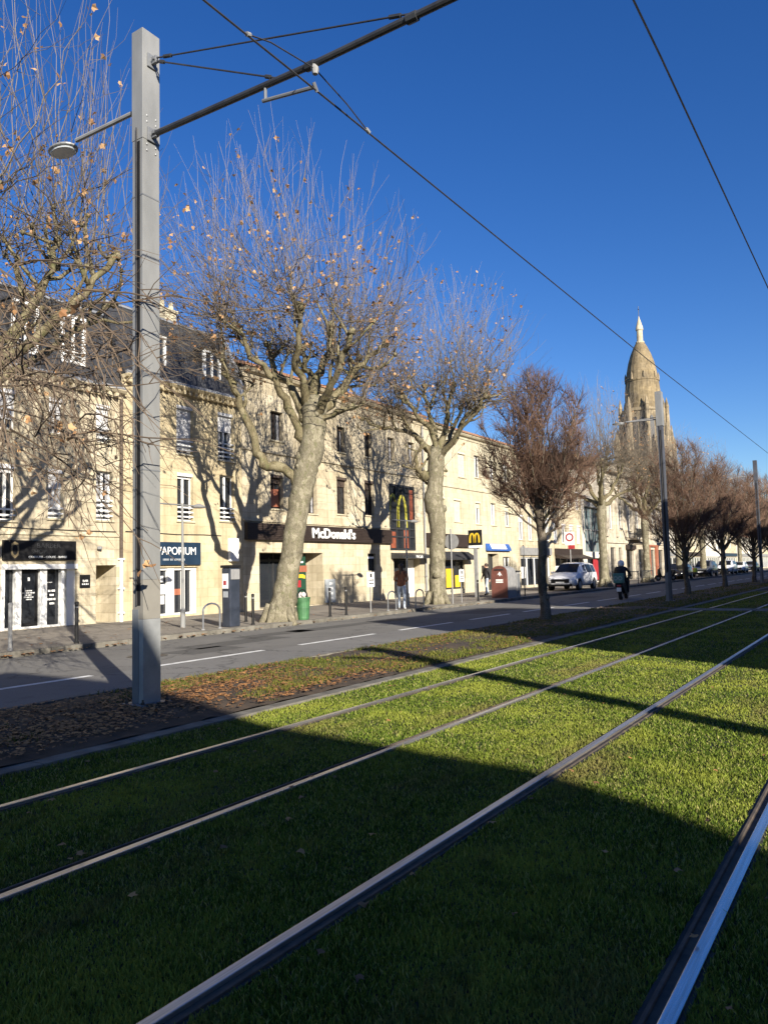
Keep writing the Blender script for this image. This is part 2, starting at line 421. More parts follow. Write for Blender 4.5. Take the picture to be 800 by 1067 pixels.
# ------------------------------------------------------------------ ground, road, lawn
YN, YF = -60, 420
def sheet(name, x0, x1, z, mat, y0=YN, y1=YF, parent=None):
    return MB().quad((x0, y0, z), (x1, y0, z), (x1, y1, z), (x0, y1, z)).build(name, mat, parent)
struct(sheet('ground', -1500, 1500, -.08, M['earth'], -1500, 1500))
road = struct(sheet('road', -15.2, -9.1, 0, M['asphalt']))
sheet('cycle_lane', -10.95, -9.12, .004, M['cycle'], parent=road)
mb = MB()
for k in range(-8, 60):
    y = 5.0 + 4.12 * k
    mb.quad((-11.08, y, .008), (-10.93, y, .008), (-10.93, y + 2.95, .008), (-11.08, y + 2.95, .008))
mb.build('lane_line', M['paint'], road)
r_ = random.Random(12); mb = MB()
for k in range(9):
    yy = r_.uniform(7, 70); x0_ = r_.uniform(-15.0, -12.6); wd_, ln_ = r_.uniform(.5, 1.4), r_.uniform(1.2, 6)
    mb.quad((x0_, yy, .003), (x0_ + wd_, yy + r_.uniform(-.1, .1), .003), (x0_ + wd_, yy + ln_, .003), (x0_ + r_.uniform(-.08, .08), yy + ln_, .003))
mb.build('asphalt_patch', M['asphalt_dark'], road)
pave = struct(sheet('pavement', -21.6, -15.38, .12, M['pavement']))
k_ = MB()
y = YN
while y < YF:
    k_.box((-15.39, y, -.05), (-15.2, y + .985, .123), .012); y += 1.0
k_.build('kerb', M['concrete'], pave)
lawn = struct(sheet('lawn', -6.2, 4.6, -.012, M['lawn']))
ks = MB(); y = YN
while y < YF:
    ks.box((-6.38, y, -.06), (-6.18, y + .99, .018), .008); y += 1.0
struct(ks.build('kerb_strip', M['concrete']))
eb = MB(); y = YN
while y < YF:
    eb.box((-9.16, y, -.06), (-9.05, y + .99, .045), .01); y += 1.0
struct(eb.build('bed_edging', M['concrete']))
# leaf bed: a gently lumpy strip of soil
nx, ny = 14, 420
xs = np.linspace(-9.06, -6.365, nx); ys = np.concatenate([np.linspace(-20, 40, 300), np.linspace(41, YF, ny - 300)])
gx, gy = np.meshgrid(xs, ys)
rs = np.random.RandomState(3)
gz = .025 + .035 * np.sin((gx + 9.06) / 2.695 * np.pi) + rs.uniform(-.012, .012, gx.shape)
co = np.stack([gx, gy, gz], -1).reshape(-1, 3)
I = np.arange(ny * nx).reshape(ny, nx)
q = np.stack([I[:-1, :-1], I[:-1, 1:], I[1:, 1:], I[1:, :-1]], -1).reshape(-1, 4)
struct(mesh_np('soil_bed', co, q, M['soil']))
struct(sheet('far_soil_bed', 4.7, 7.6, -.005, M['soil']))
struct(sheet('far_road', 7.7, 11.0, 0, M['asphalt']))
struct(sheet('far_pavement', 11.0, 40.0, .06, M['pavement']))
# a paved crossing over the tracks, far down the line
struct(MB().box((-9.0, 27.2, -.05), (4.5, 28.5, .012)).build('track_crossing', M['concrete']))

# rails: polished head, groove and lip, bedded in a dark seal
def rail(x, side, label, mat='dull_rail'):
    t = thing('tram_rail', label, 'rail', (x, 0, 0), 'grooved tram rails set in the lawn')
    MB().box((x - .029, YN, -.05), (x + .029, YF, .012), .005).build('rail_head', M[mat], t)
    a = x + side * .030; b = x + side * .070; c = x + side * .088
    MB().box((a, YN, -.05), (b, YF, -.006)).build('groove', M['rust_rail'], t)
    MB().box((b + side * .001, YN, -.05), (c, YF, .008), .003).build('rail_lip', M['rust_rail'], t)
    mb = MB(); mb.box((c + side * .001, YN, -.05), (c + side * .022, YF, -.002)); mb.box((x - side * .030, YN, -.05), (x - side * .046, YF, -.002))
    mb.build('rail_seal', M['rail_seal'], t)
rail(-5.35, 1, 'thin bright tram rail nearest the concrete kerb strip and leaf bed')
rail(-3.85, -1, 'second tram rail from the leaf bed, pale and partly in sun')
rail(-2.32, 1, 'third tram rail from the leaf bed, running to the bottom edge of the picture')
rail(-.75, -1, 'thick bluish shining tram rail in the lower right corner', 'steel_rail')
RAILS = (-5.35, -3.85, -2.32, -.75)

# ------------------------------------------------------------------ grass blades
def blades(name, n, xr, yr_fn, mat, hmin, hmax, seed, z0, keep, label, rmin=1.3, rmax=45, p=.0, wk=1.0):
    r_ = np.random.RandomState(seed)
    u = r_.uniform(0, 1, n)
    rr = rmin * (rmax / rmin) ** (u ** (1 / (1 + p)))
    th = R(33.4) + r_.uniform(-R(42), R(40), n)                       # to the left of +Y
    x = -rr * np.sin(th); y = rr * np.cos(th)
    ok = (x > xr[0]) & (x < xr[1]) & (y > -2)
    for q, s_ in zip(RAILS, (1, -1, 1, -1)): ok &= ((x - q) * s_ > .108) | ((x - q) * s_ < -.040)
    ok &= ~((y > 27.15) & (y < 28.55))
    ok &= keep(x, y, r_)
    x, y, rr = x[ok], y[ok], rr[ok]; n = len(x)
    clump = .75 + .5 * (.5 + .5 * np.sin(x * 5.1 + 1.7 * np.sin(y * 3.3)) * np.sin(y * 4.3 + 2.1 * np.sin(x * 2.7)))
    h = r_.uniform(hmin, hmax, n) * clump * np.where(r_.uniform(0, 1, n) > .97, 1.5, 1)
    wd = (.0017 + .00043 * rr) * r_.uniform(.7, 1.3, n) * wk
    a = r_.uniform(0, 2 * np.pi, n); lean = r_.uniform(.1, .9, n) * h; b = r_.uniform(0, 2 * np.pi, n)
    dx, dy = np.cos(a) * wd, np.sin(a) * wd; lx, ly = np.cos(b) * lean, np.sin(b) * lean
    P = np.zeros((n, 5, 3))
    P[:, 0] = np.stack([x - dx, y - dy, np.full(n, z0)], -1); P[:, 1] = np.stack([x + dx, y + dy, np.full(n, z0)], -1)
    P[:, 2] = np.stack([x + dx * .7 + lx * .35, y + dy * .7 + ly * .35, z0 + h * .6], -1)
    P[:, 3] = np.stack([x - dx * .7 + lx * .35, y - dy * .7 + ly * .35, z0 + h * .6], -1)
    P[:, 4] = np.stack([x + lx, y + ly, z0 + h], -1)
    base = np.arange(n)[:, None] * 5
    T = np.concatenate([base + np.array([0, 1, 2]), base + np.array([0, 2, 3]), base + np.array([3, 2, 4])], 0)
    o = mesh_np(name, P.reshape(-1, 3), T, mat)
    props(o, label, 'grass', kind='stuff'); return o
blades('lawn_grass', 1350000, (-6.17, 4.2), None, M['grass'], .010, .032, 11, -.012, lambda x, y, r: r.uniform(0, 1, len(x)) < 1.0,
       'green lawn grass between the tram rails, shaded nearby and sunlit beyond', p=.25)
def bedkeep(x, y, r):
    f = np.sin(x * 2.3 + np.sin(y * .8)) * np.sin(y * .9 + x) + .35 * np.sin(y * 3.1) + .35 * np.sin(x * 6)
    return f + r.uniform(-.35, .35, len(x)) > np.where(y < 7.2, .75, np.where(y < 9.3, .10, -.36) - .35 * (x > -7.2))
blades('bed_grass', 620000, (-9.02, -6.40), None, M['bedgrass'], .025, .075, 12, .03, bedkeep, 'patchy olive grass growing among leaves on the planted strip', rmin=6, rmax=60, p=0)
# a low moss line of weeds at the pavement foot is left to the ground material

def leaves(name, n, xr, yr, mat, seed, z0, smin, smax, label, dens=None, curl=.5):
    r_ = np.random.RandomState(seed)
    u = r_.uniform(0, 1, n); y = yr[0] * (yr[1] / yr[0]) ** u; x = r_.uniform(xr[0], xr[1], n)
    if dens is not None:
        ok = r_.uniform(0, 1, n) < dens(x, y); x, y = x[ok], y[ok]
    n = len(x)
    ang = np.array([0, .7, 1.25, 2.2, 3.14, -2.2, -1.25, -.7]); rad = np.array([1, .5, .95, .6, .55, .6, .95, .5])
    s = r_.uniform(smin, smax, n); a = r_.uniform(0, 6.283, n)
    t1 = r_.uniform(-curl, curl, n); t2 = r_.uniform(-curl, curl, n)
    P = np.zeros((n, 8, 3))
    for k in range(8):
        lx = np.cos(ang[k] + a) * rad[k] * s; ly = np.sin(ang[k] + a) * rad[k] * s
        P[:, k] = np.stack([x + lx, y + ly, z0 + .012 + np.abs(lx * t1 + ly * t2) + (r_.uniform(0, .012, n)) + s * curl * .4 * (k % 2)], -1)
    T = np.arange(n * 8).reshape(n, 8)
    o = mesh_np(name, P.reshape(-1, 3), T, mat); props(o, label, 'fallen leaves', kind='stuff'); return o
def patchy(x, y):
    f = .5 + .5 * np.sin(y * .75 + 1.3 * np.sin(x * 1.7)) * np.sin(x * 2.1 + y * .31)
    return np.clip(f * 1.2 - .1, .04, .9) * np.where(y < 10, 1, .5) * np.where(x > -7.1, .65, 1)
leaves('fallen_leaves', 30000, (-9.0, -6.40), (1.5, 70), M['dead_leaf'], 5, .045, .016, .048, 'brown plane leaves lying on the planted strip by the tram lawn', patchy)
leaves('gutter_leaves', 1500, (-15.9, -15.05), (8, 60), M['dead_leaf'], 6, .02, .035, .08, 'dry leaves gathered along the gutter and pavement edge', lambda x, y: np.where(x > -15.15, .8, .35))
leaves('scattered_leaves', 260, (-20.5, -9.2), (6, 60), M['dead_leaf'], 8, .125, .035, .075, 'single dry leaves scattered over the pavement', lambda x, y: np.where(x < -15.5, 1, 0))
leaves('lawn_leaves', 160, (-6, 1), (2, 40), M['dead_leaf'], 9, .02, .018, .04, 'few dry leaves scattered over the lawn')
for (x_, y_, lb_) in ((-12.6, 10.4, 'round iron cover in the road left of the mast shadow'), (-13.4, 21.0, 'round iron cover in the road before the woman')):
    t_ = thing('manhole_cover', lb_, 'manhole cover', (x_, y_, 0)); MB().lathe([(.33, 0), (.33, .006), (.30, .008)], (x_, y_, .001), 24).build('lid', M['rust_rail'], t_); MB().lathe([(.40, 0), (.40, .004), (.34, .005)], (x_, y_, .0005), 24).build('frame', M['dark_metal'], t_)
lp = MB(); lp.add([(-1.75, 2.02, .05), (-1.70, 2.0, .07), (-1.67, 2.05, .045), (-1.72, 2.08, .06)], [(0, 1, 2, 3)])
props(lp.build('paper_scrap', M['white']), 'tiny white paper scrap lying in the dark grass by the third rail', 'litter')

# ------------------------------------------------------------------ buildings along the far side
FX = -21.5
def wall_front(mb, y0, y1, z0, z1, ops, X=FX, dep=.28):
    ysn = sorted({y0, y1, *[c for o in ops for c in o[:2]]}); zsn = sorted({z0, z1, *[c for o in ops for c in o[2:4]]})
    ysn = [a for a in ysn if y0 <= a <= y1]; zsn = [a for a in zsn if z0 <= a <= z1]
    for a, b in zip(ysn, ysn[1:]):
        for c, d in zip(zsn, zsn[1:]):
            m = ((a + b) / 2, (c + d) / 2)
            if any(o[0] < m[0] < o[1] and o[2] < m[1] < o[3] for o in ops): continue
            mb.quad((X, a, c), (X, b, c), (X, b, d), (X, a, d))
    for o in ops:
        a, b, c, d = o[:4]; D = o[4] if len(o) > 4 else dep
        mb.quad((X, a, c), (X - D, a, c), (X - D, a, d), (X, a, d))
        mb.quad((X, b, c), (X, b, d), (X - D, b, d), (X - D, b, c))
        mb.quad((X, a, d), (X - D, a, d), (X - D, b, d), (X, b, d))
        mb.quad((X, a, c), (X, b, c), (X - D, b, c), (X - D, a, c))
        if len(o) > 5 and o[5] == 'blind':
            mb.quad((X - D, a, c), (X - D, b, c), (X - D, b, d), (X - D, a, d))
def shell(mb, y0, y1, z0, z1, X=FX, depth=9):
    mb.quad((X, y0, z0), (X, y0, z1), (X - depth, y0, z1), (X - depth, y0, z0))
    mb.quad((X, y1, z0), (X - depth, y1, z0), (X - depth, y1, z1), (X, y1, z1))
    mb.quad((X - depth, y0, z0), (X - depth, y0, z1), (X - depth, y1, z1), (X - depth, y1, z0))
    mb.quad((X - 1.2, y0, z0), (X - 1.2, y1, z0), (X - 1.2, y1, z1), (X - 1.2, y0, z1))
def window(par, y0, y1, z0, z1, shut=0.0, rail=0, frame='white', D=.2, X=FX, shmat='shutter', sill=True, pane='glass', leaf=False):
    x = X - D
    mb = MB(); t = .055
    mb.box((x, y0, z0), (x + .05, y0 + t, z1)); mb.box((x, y1 - t, z0), (x + .05, y1, z1))
    mb.box((x, y0 + t, z1 - t), (x + .05, y1 - t, z1)); mb.box((x, y0 + t, z0), (x + .05, y1 - t, z0 + t))
    ym = (y0 + y1) / 2
    mb.box((x, ym - .04, z0 + t), (x + .06, ym + .04, z1 - t))
    o = mb.build('window', M[frame], par)
    MB().quad((x + .012, y0, z0), (x + .012, y1, z0), (x + .012, y1, z1), (x + .012, y0, z1)).build('pane', M[pane], o)
    if sill: MB().box((X - D, y0 - .06, z0 - .07), (X + .06, y1 + .06, z0 - .005), .01).build('sill', M['stone_cream'], o)
    if shut > 0:
        mb = MB(); zb = z1 - (z1 - z0) * shut; k = 0; z = z1 - .004
        while z > zb + .01:
            mb.box((x + .075, y0 + .01, max(z - .052, zb)), (x + .088, y1 - .01, z), .004); z -= .056
        mb.box((x + .07, y0 + .01, z1 - .003), (X - .01, y1 - .01, z1 - .12))
        mb.build('shutter', M[shmat], o)
    wr = random.Random(int(y0 * 97 + z0 * 31))
    if wr.random() < .6 and z0 > 2.2:                                  # net curtains behind the glass line
        cw = (y1 - y0) * wr.uniform(.16, .3); mb = MB(); zb = z0 + .06
        for a, b in ((y0 + t, y0 + t + cw), (y1 - t - cw * wr.uniform(.5, 1), y1 - t)):
            n = 5; vs = []
            for k in range(n + 1): vs += [(x + .02 + .008 * (k % 2), a + (b - a) * k / n, zb), (x + .02 + .008 * (k % 2), a + (b - a) * k / n, z1 - .06)]
            mb.add(vs, [(2 * k, 2 * k + 2, 2 * k + 3, 2 * k + 1) for k in range(n)])
        mb.build('curtains', M['curtain'], o)
    if rail:
        mb = MB()
        for k in range(rail):
            zz = z0 + .12 + k * .17; mb.box((X - .02, y0 + .01, zz), (X + .02, y1 - .01, zz + .05))
        mb.build('railing', M['white'], o)
    if leaf:
        mb = MB()
        for (a, b) in ((y0 - (y1 - y0) * .48, y0 - .02), (y1 + .02, y1 + (y1 - y0) * .48)):
            mb.box((X + .01, a, z0), (X + .05, b, z1))
        mb.build('shutter', M[shmat], o)
    return o
def cornice(par, y0, y1, z, mat, dent=True, X=FX, h=.26, out=.32):
    mb = MB()
    mb.prism([(X - .05, z - h), (X + .05, z - h), (X + .09, z - h * .55), (X + out * .75, z - h * .4), (X + out, z - h * .1), (X + out, z), (X - .05, z)], 1, y0 + .004, y1 - .004)
    if dent:
        yy = y0 + .12
        while yy < y1 - .2:
            mb.box((X + .052, yy, z - h * 1.02), (X + out * .72, yy + .13, z - h * .43)); yy += .27
    return mb.build('cornice', mat, par)
def body(name, label, y0, y1, ztop, ops, mat, X=FX, depth=9, cat='building'):
    t = thing(name, label, cat, (X, y0, .12))
    mb = MB(); wall_front(mb, y0, y1, .06, ztop, ops, X); shell(mb, y0 + .003, y1 - .003, .06, ztop, X, depth)
    mb.build('wall', mat, t); return t
def gable_roof(par, y0, y1, z, mat, X=FX, depth=9, rise=1.7, ov=.28, name='roof'):
    mb = MB(); xm = X - depth / 2; th = .12
    prof = [(X + ov, z), (xm, z + rise), (X - depth - ov, z), (X - depth - ov, z + th), (xm, z + rise + th), (X + ov, z + th)]
    mb.prism(prof, 1, y0 + .01, y1 - .01); return mb.build(name, mat, par)
def mansard(par, y0, y1, z0, z1, setb, mat, X=FX, depth=9, hip1=False):
    mb = MB(); xt = X + .12 - setb; xb = X - depth
    e = .9 if hip1 else 0.02
    a, b = y0 + .02, y1 - .02
    V = [(X + .12, a, z0), (X + .12, b, z0), (xt, a, z1), (xt, b - e, z1), (xb + setb, a, z1), (xb + setb, b - e, z1), (xb, a, z0), (xb, b, z0),
         (X - depth / 2, a, z1 + .7), (X - depth / 2, b - e, z1 + .7)]
    mb.add(V, [(0, 1, 3, 2), (2, 3, 9, 8), (8, 9, 5, 4), (4, 5, 7, 6), (1, 7, 5, 9, 3), (0, 2, 8, 4, 6)])
    r = mb.build('roof', mat, par)
    g = MB(); g.tube([(xt + .02, a, z1 + .03), (xt + .02, b - e, z1 + .03)], .07, 6); g.build('ridge_roll', M['zinc'], r)
    g = MB(); g.box((X + .13, a, z0 - .02), (X + .26, b, z0 + .10), .02)
    g.build('gutter', M['zinc'], r)
    return r
def dormer(par, y0, y1, z0, z1, xf):
    mb = MB(); t = .09
    mb.box((xf - .1, y0 - t, z0 - .1), (xf, y0, z1)); mb.box((xf - .1, y1, z0 - .1), (xf, y1 + t, z1))
    mb.box((xf - .1, y0 - t, z1), (xf + .03, y1 + t, z1 + .1)); mb.box((xf - .1, y0, z0 - .1), (xf + .02, y1, z0))
    ym = (y0 + y1) / 2; mb.box((xf - .09, ym - .045, z0), (xf - .02, ym + .045, z1))
    for k in range(3): mb.box((xf - .06, y0, z0 + .06 + k * .12), (xf - .04, y1, z0 + .08 + k * .12))
    o = mb.build('dormer', M['white'], par)
    c = MB(); c.box((xf - 1.3, y0 - t - .05, z0 - .1), (xf - .102, y0 - .005, z1 + .1)); c.box((xf - 1.3, y1 + .005, z0 - .1), (xf - .102, y1 + t + .05, z1 + .1))
    c.box((xf - 1.4, y0 - t - .1, z1 + .102), (xf + .06, y1 + t + .1, z1 + .17)); c.build('dormer_cheek', M['slate'], o)
    MB().quad((xf - .07, y0, z0), (xf - .07, y1, z0), (xf - .07, y1, z1), (xf - .07, y0, z1)).build('pane', M['glass'], o)
def chimney(par, x, y, z0, z1, w=.6, d=.9, mat='stone_cream'):
    mb = MB(); mb.box((x - w / 2, y - d / 2, z0), (x + w / 2, y + d / 2, z1)); mb.box((x - w / 2 - .06, y - d / 2 - .06, z1), (x + w / 2 + .06, y + d / 2 + .06, z1 + .12))
    for k in (-.25, .2): mb.lathe([(.11, 0), (.09, .35)], (x, y + k, z1 + .121), 10)
    return mb.build('chimney', M[mat], par)
def downpipe(par, y, z0, z1, upper, lower, zs=2.2):
    mb = MB(); mb.tube([(FX + .09, y, zs), (FX + .09, y, z1)], .055, 8)
    o = mb.build('downpipe', M[upper], par)
    m2 = MB(); m2.tube([(FX + .09, y, z0), (FX + .09, y, zs)], .06, 8)
    for z in (z0 + .3, z0 + 1.1, zs): m2.box((FX + .01, y - .09, z - .025), (FX + .16, y + .09, z + .025))
    m2.build('pipe_shoe', M[lower], o)
def shop_door(par, y0, y1, z0, z1, X, frame='white', handle=True):
    mb = MB(); t = .07
    mb.box((X, y0, z0), (X + .06, y0 + t, z1)); mb.box((X, y1 - t, z0), (X + .06, y1, z1)); mb.box((X, y0 + t, z1 - t), (X + .06, y1 - t, z1)); mb.box((X, y0 + t, z0), (X + .06, y1 - t, z0 + .1))
    o = mb.build('door', M[frame], par)
    MB().quad((X + .02, y0 + .02, z0 + .02), (X + .02, y1 - .02, z0 + .02), (X + .02, y1 - .02, z1 - .02), (X + .02, y0 + .02, z1 - .02)).build('pane', M['glass'], o)
    if handle: MB().tube([(X + .1, y0 + .12, z0 + .85), (X + .1, y0 + .12, z0 + 1.15)], .015, 6).build('handle', M['alloy'], o)
    return o
def strokes(mb, X, y0, y1, z, h, seed):
    r_ = random.Random(seed); y = y0
    while y < y1:
        a = r_.uniform(.02, .06); mb.box((X, y, z), (X + .004, min(y + a, y1), z + h)); y += a + r_.uniform(.008, .025)

# house with the barber shop
ops = [(12.30, 12.91, 6.05, 7.25), (13.98, 14.47, 6.12, 7.25), (15.67, 16.23, 6.05, 7.32), (12.40, 12.92, 3.35, 5.0), (13.97, 14.49, 3.47, 5.0), (15.68, 16.31, 3.48, 5.1),
       (10.4, 10.95, 6.05, 7.25), (10.4, 10.95, 3.4, 5.0), (8.4, 8.95, 6.05, 7.25), (8.4, 8.95, 3.4, 5.0), (6.4, 6.95, 6.05, 7.25), (6.4, 6.95, 3.4, 5.0),
       (12.50, 15.0, .13, 2.05, .35), (15.69, 16.46, .13, 2.0, 1.1), (8.6, 11.2, .3, 2.1)]
b1 = body('corner_shop_house', 'long cream stone house with barber shop and slate mansard roof behind the grey mast', 4, 16.69, 7.62, ops, M['stone_warm'], depth=9)
for (a, b, c, d), s, r in zip([o[:4] for o in ops[:12]], (.75, .45, .85, .15, .4, 0, .3, 0, .4, 0, .3, .2), (0, 0, 3, 2, 2, 4, 0, 2, 0, 2, 0, 2)):
    window(b1, a, b, c, d, s, r)
window(b1, 8.6, 11.2, .3, 2.1, 0, 0)
cornice(b1, 4, 16.69, 7.88, M['stone_warm'])
mansard(b1, 4, 16.69, 7.9, 10.75, 1.15, M['slate'])
for (a, b) in ((7.9, 8.6), (10.3, 11.0), (12.94, 13.6), (14.58, 15.26)): dormer(b1, a, b, 8.6, 10.0, FX - .12)
mb = MB(); mb.box((FX, 4.01, 2.93), (FX + .05, 16.68, 3.02), .01); mb.build('string_course', M['stone_cream'], b1)
downpipe(b1, 16.6, .12, 7.6, 'wood_shutter', 'white')
# barber shop front
sg = MB().box((FX - .02, 12.52, 2.17), (FX + .09, 14.90, 2.76), .01).build('shop_sign', M['black'], b1)
text('sign_text', 'BARBER', .20, (FX + .095, 13.95, 2.60), M['dark_metal'], sg, sx=1.15)
text('sign_text', 'SHOP', .17, (FX + .095, 13.62, 2.42), M['dark_metal'], sg, sx=1.15)
text('sign_text', 'COIFFURE - COUPE - BARBE', .092, (FX + .095, 13.93, 2.26), M['white'], sg, sx=1.12)
mb = MB(); prof = [(-.13, .02), (-.10, -.16), (0, -.25), (.10, -.16), (.13, .02), (.10, .19), (0, .25), (-.10, .19)]
mb.prism([(12.86 + a, 2.47 + b) for a, b in prof], 0, FX + .091, FX + .105); mb.build('emblem', pm('old_gold', (.20, .16, .09), (.09, .07, .04), 12, .5), sg)
mb = MB(); mb.prism([(12.86 + a * .6, 2.47 + b * .62) for a, b in prof], 0, FX + .106, FX + .112); mb.build('emblem_face', M['black'], sg)
fr = MB(); X0 = FX - .30
fr.box((FX - .3, 12.50, 1.9), (FX + .04, 15.0, 2.05)); fr.box((X0, 12.50, .13), (FX + .01, 12.62, 1.9))
for a, b in ((13.02, 13.20), (13.80, 14.03), (14.52, 14.62), (14.70, 14.99)): fr.box((X0, a, .13), (X0 + .2, b, 1.9), .01)
fr.box((X0, 12.62, .13), (X0 + .14, 14.99, .19)); fr = fr.build('shop_front', M['white'], b1)
MB().quad((X0 + .03, 12.55, .18), (X0 + .03, 14.95, .18), (X0 + .03, 14.95, 1.9), (X0 + .03, 12.55, 1.9)).build('pane', M['glass'], fr)
d = shop_door(b1, 13.22, 13.78, .2, 1.86, X0 + .05, 'black')
mb = MB(); 
for k, (a, b) in enumerate(((13.38, 13.62), (13.30, 13.70), (13.40, 13.60), (13.36, 13.66), (13.42, 13.6))): strokes(mb, X0 + .072, a, b, 1.24 - k * .065, .035, k)
mb.box((X0 + .072, 13.47, 1.55), (X0 + .077, 13.54, 1.66)); mb.build('door_lettering', M['white'], d)
mb = MB()
for k, (a, b) in enumerate(((14.16, 14.40), (14.22, 14.36), (14.14, 14.42), (14.22, 14.38))): strokes(mb, X0 + .036, a, b, 1.20 - k * .13, .06, k + 9)
strokes(mb, X0 + .036, 14.08, 14.3, 1.48, .02, 3); mb.build('window_lettering', M['white'], fr)
pq = MB().box((FX + .002, 15.08, 1.28), (FX + .03, 15.46, 1.70), .01).build('plaque', M['black'], b1)
text('sign_text', 'BAR', .11, (FX + .033, 15.27, 1.50), M['white'], pq); mb = MB(); strokes(mb, FX + .031, 15.15, 15.40, 1.38, .045, 5); mb.build('plaque_strokes', M['white'], pq)
mb = MB(); mb.box((FX - 1.12, 15.69, .13), (FX - 1.06, 16.46, 2.0)); mb.box((FX - 1.05, 15.98, .55), (FX - 1.0, 16.40, 1.78), .02); mb.build('door', M['door_cream'], b1)
mb = MB(); mb.lathe([(.001, 0), (.08, .02), (.08, .1), (.02, .12)], (FX + .1, 15.75, 2.5), 10); mb.build('wall_lamp', M['grey'], b1)

def facade_cable(par, y0, y1, z, sag=.05, seed=1):
    r_ = random.Random(seed); pts = []; y = y0
    while y < y1: pts.append((FX + .03 + r_.uniform(0, .02), y, z + r_.uniform(-sag, sag))); y += r_.uniform(.8, 1.6)
    MB().tube(pts, .012, 5).build('facade_cable', M['cable'], par)
facade_cable(b1, 4.2, 16.6, 3.12, .03)
# house with the blue sign
ops = [(19.08, 19.87, 6.07, 7.87), (21.15, 21.99, 6.05, 7.93), (19.1, 19.86, 3.6, 5.36), (21.22, 22.0, 3.68, 5.46), (17.2, 17.9, 6.07, 7.85), (17.2, 17.9, 3.6, 5.36),
       (17.6, 20.06, .2, 1.9, .3)]
b2 = body('ochre_shop_house', 'ochre stone house with navy shop sign and steep slate roof beside the barber shop house', 16.7, 22.44, 8.27, ops, M['stone_warm2'])
for (a, b, c, d), s, r in zip([o[:4] for o in ops[:6]], (.88, .40, .12, 0, .5, .1), (3, 4, 3, 3, 3, 3)): window(b2, a, b, c, d, s, r)
cornice(b2, 16.7, 22.44, 8.52, M['stone_warm2'])
mansard(b2, 16.7, 22.44, 8.54, 11.3, 1.2, M['slate'], hip1=False)
MB().prism([(FX + .20, 8.4), (FX + .16, 9.2), (FX - 1.0, 11.55), (FX - 1.5, 11.6), (FX - 1.2, 8.4)], 1, 22.30, 22.52).build('party_wall', M['zinc'], b2)
dormer(b2, 20.75, 21.45, 9.0, 10.25, FX - .2); dormer(b2, 18.0, 18.7, 9.0, 10.25, FX - .2)
chimney(b2, -23.4, 20.3, 10.9, 12.0, .45, .55, mat='stone_cream')
sg = MB().box((FX + .002, 17.5, 1.98), (FX + .10, 20.13, 2.80), .01).build('shop_sign', M['navy'], b2)
text('sign_text', 'VAPORIUM', .40, (FX + .105, 18.98, 2.47), M['white'], sg, sx=.93)
mb = MB(); strokes(mb, FX + .101, 18.35, 18.62, 2.14, .07, 1); strokes(mb, FX + .101, 18.68, 18.8, 2.14, .07, 2); strokes(mb, FX + .101, 18.86, 19.35, 2.14, .07, 3); mb.build('sign_strokes', M['greypanel'], sg)
X0 = FX - .25
fr = MB()
for a, b in ((17.6, 17.7), (18.72, 19.02), (19.42, 19.52), (19.86, 20.06)): fr.box((X0, a, .2), (X0 + .16, b, 1.9), .01)
fr.box((X0, 17.7, 1.8), (X0 + .14, 19.86, 1.9)); fr.box((X0, 17.7, .2), (X0 + .14, 19.86, .26))
fr = fr.build('shop_front', M['white'], b2)
MB().quad((X0 + .03, 17.62, .2), (X0 + .03, 20.0, .2), (X0 + .03, 20.0, 1.88), (X0 + .03, 17.62, 1.88)).build('pane', M['glass'], fr)
mb = MB(); mb.box((X0 + .04, 18.32, .95), (X0 + .046, 18.68, 1.3)); mb.box((X0 + .04, 18.36, 1.38), (X0 + .046, 18.62, 1.6)); mb.box((X0 + .04, 18.0, .6), (X0 + .046, 18.66, .9)); mb.build('poster', M['white'], fr)
mb = MB(); mb.box((X0 + .04, 19.06, .9), (X0 + .06, 19.4, 1.12)); mb.build('display_shelf', M['orange'], fr)
mb = MB(); mb.box((FX + .002, 21.62, 2.1), (FX + .14, 22.1, 3.0), .02); mb.build('wall_sign', M['white'], b2)

facade_cable(b2, 16.8, 22.4, 3.1, .04, 2)
# restaurant building
ops = [(24.21, 25.01, 7.23, 8.48), (26.4, 27.15, 7.25, 8.48), (28.86, 29.5, 7.25, 8.48), (31.17, 31.8, 7.28, 8.5), (33.27, 33.92, 7.32, 8.54), (35.27, 35.98, 7.32, 8.54),
       (24.15, 24.95, 4.31, 5.75), (26.56, 27.25, 4.22, 5.85), (28.77, 29.6, 4.3, 6.05), (31.06, 31.9, 4.35, 6.08),
       (33.25, 35.82, 2.62, 6.1, .35), (23.4, 27.6, .15, 2.46, 1.1), (31.2, 31.9, 1.6, 2.45, .15), (33.55, 36.2, .15, 2.2, .5)]
b3 = body('restaurant_building', 'cream stone restaurant building with brown fascia sign and tall glazed bay', 22.45, 36.75, 9.7, ops, M['stone_pale'])
for k, (a, b, c, d) in enumerate([o[:4] for o in ops[:6]]): window(b3, a, b, c, d, 0, 0, 'fascia', .24, sill=True)
for k, (a, b, c, d) in enumerate([o[:4] for o in ops[6:10]]):
    wn = window(b3, a, b, c, d, .25, 0, 'fascia', .24, shmat='wood_shutter', sill=True)
    if k == 0: MB().box((FX - .22, a + .1, c + .1), (FX - .17, b - .1, c + .85)).build('inner_panel', M['orange'], wn)
cornice(b3, 22.45, 36.75, 9.98, M['stone_pale'], dent=False, h=.34, out=.36)
gable_roof(b3, 22.45, 36.75, 9.99, M['tile'], ov=.42)
mb = MB(); mb.box((FX, 22.46, 6.62), (FX + .07, 36.74, 6.74), .015); mb.box((FX, 22.46, 3.72), (FX + .06, 33.2, 3.82), .015); mb.build('string_course', M['stone_pale'], b3)
fa = MB()
fa.box((FX + .01, 22.55, 2.96), (FX + .16, 33.2, 3.66))
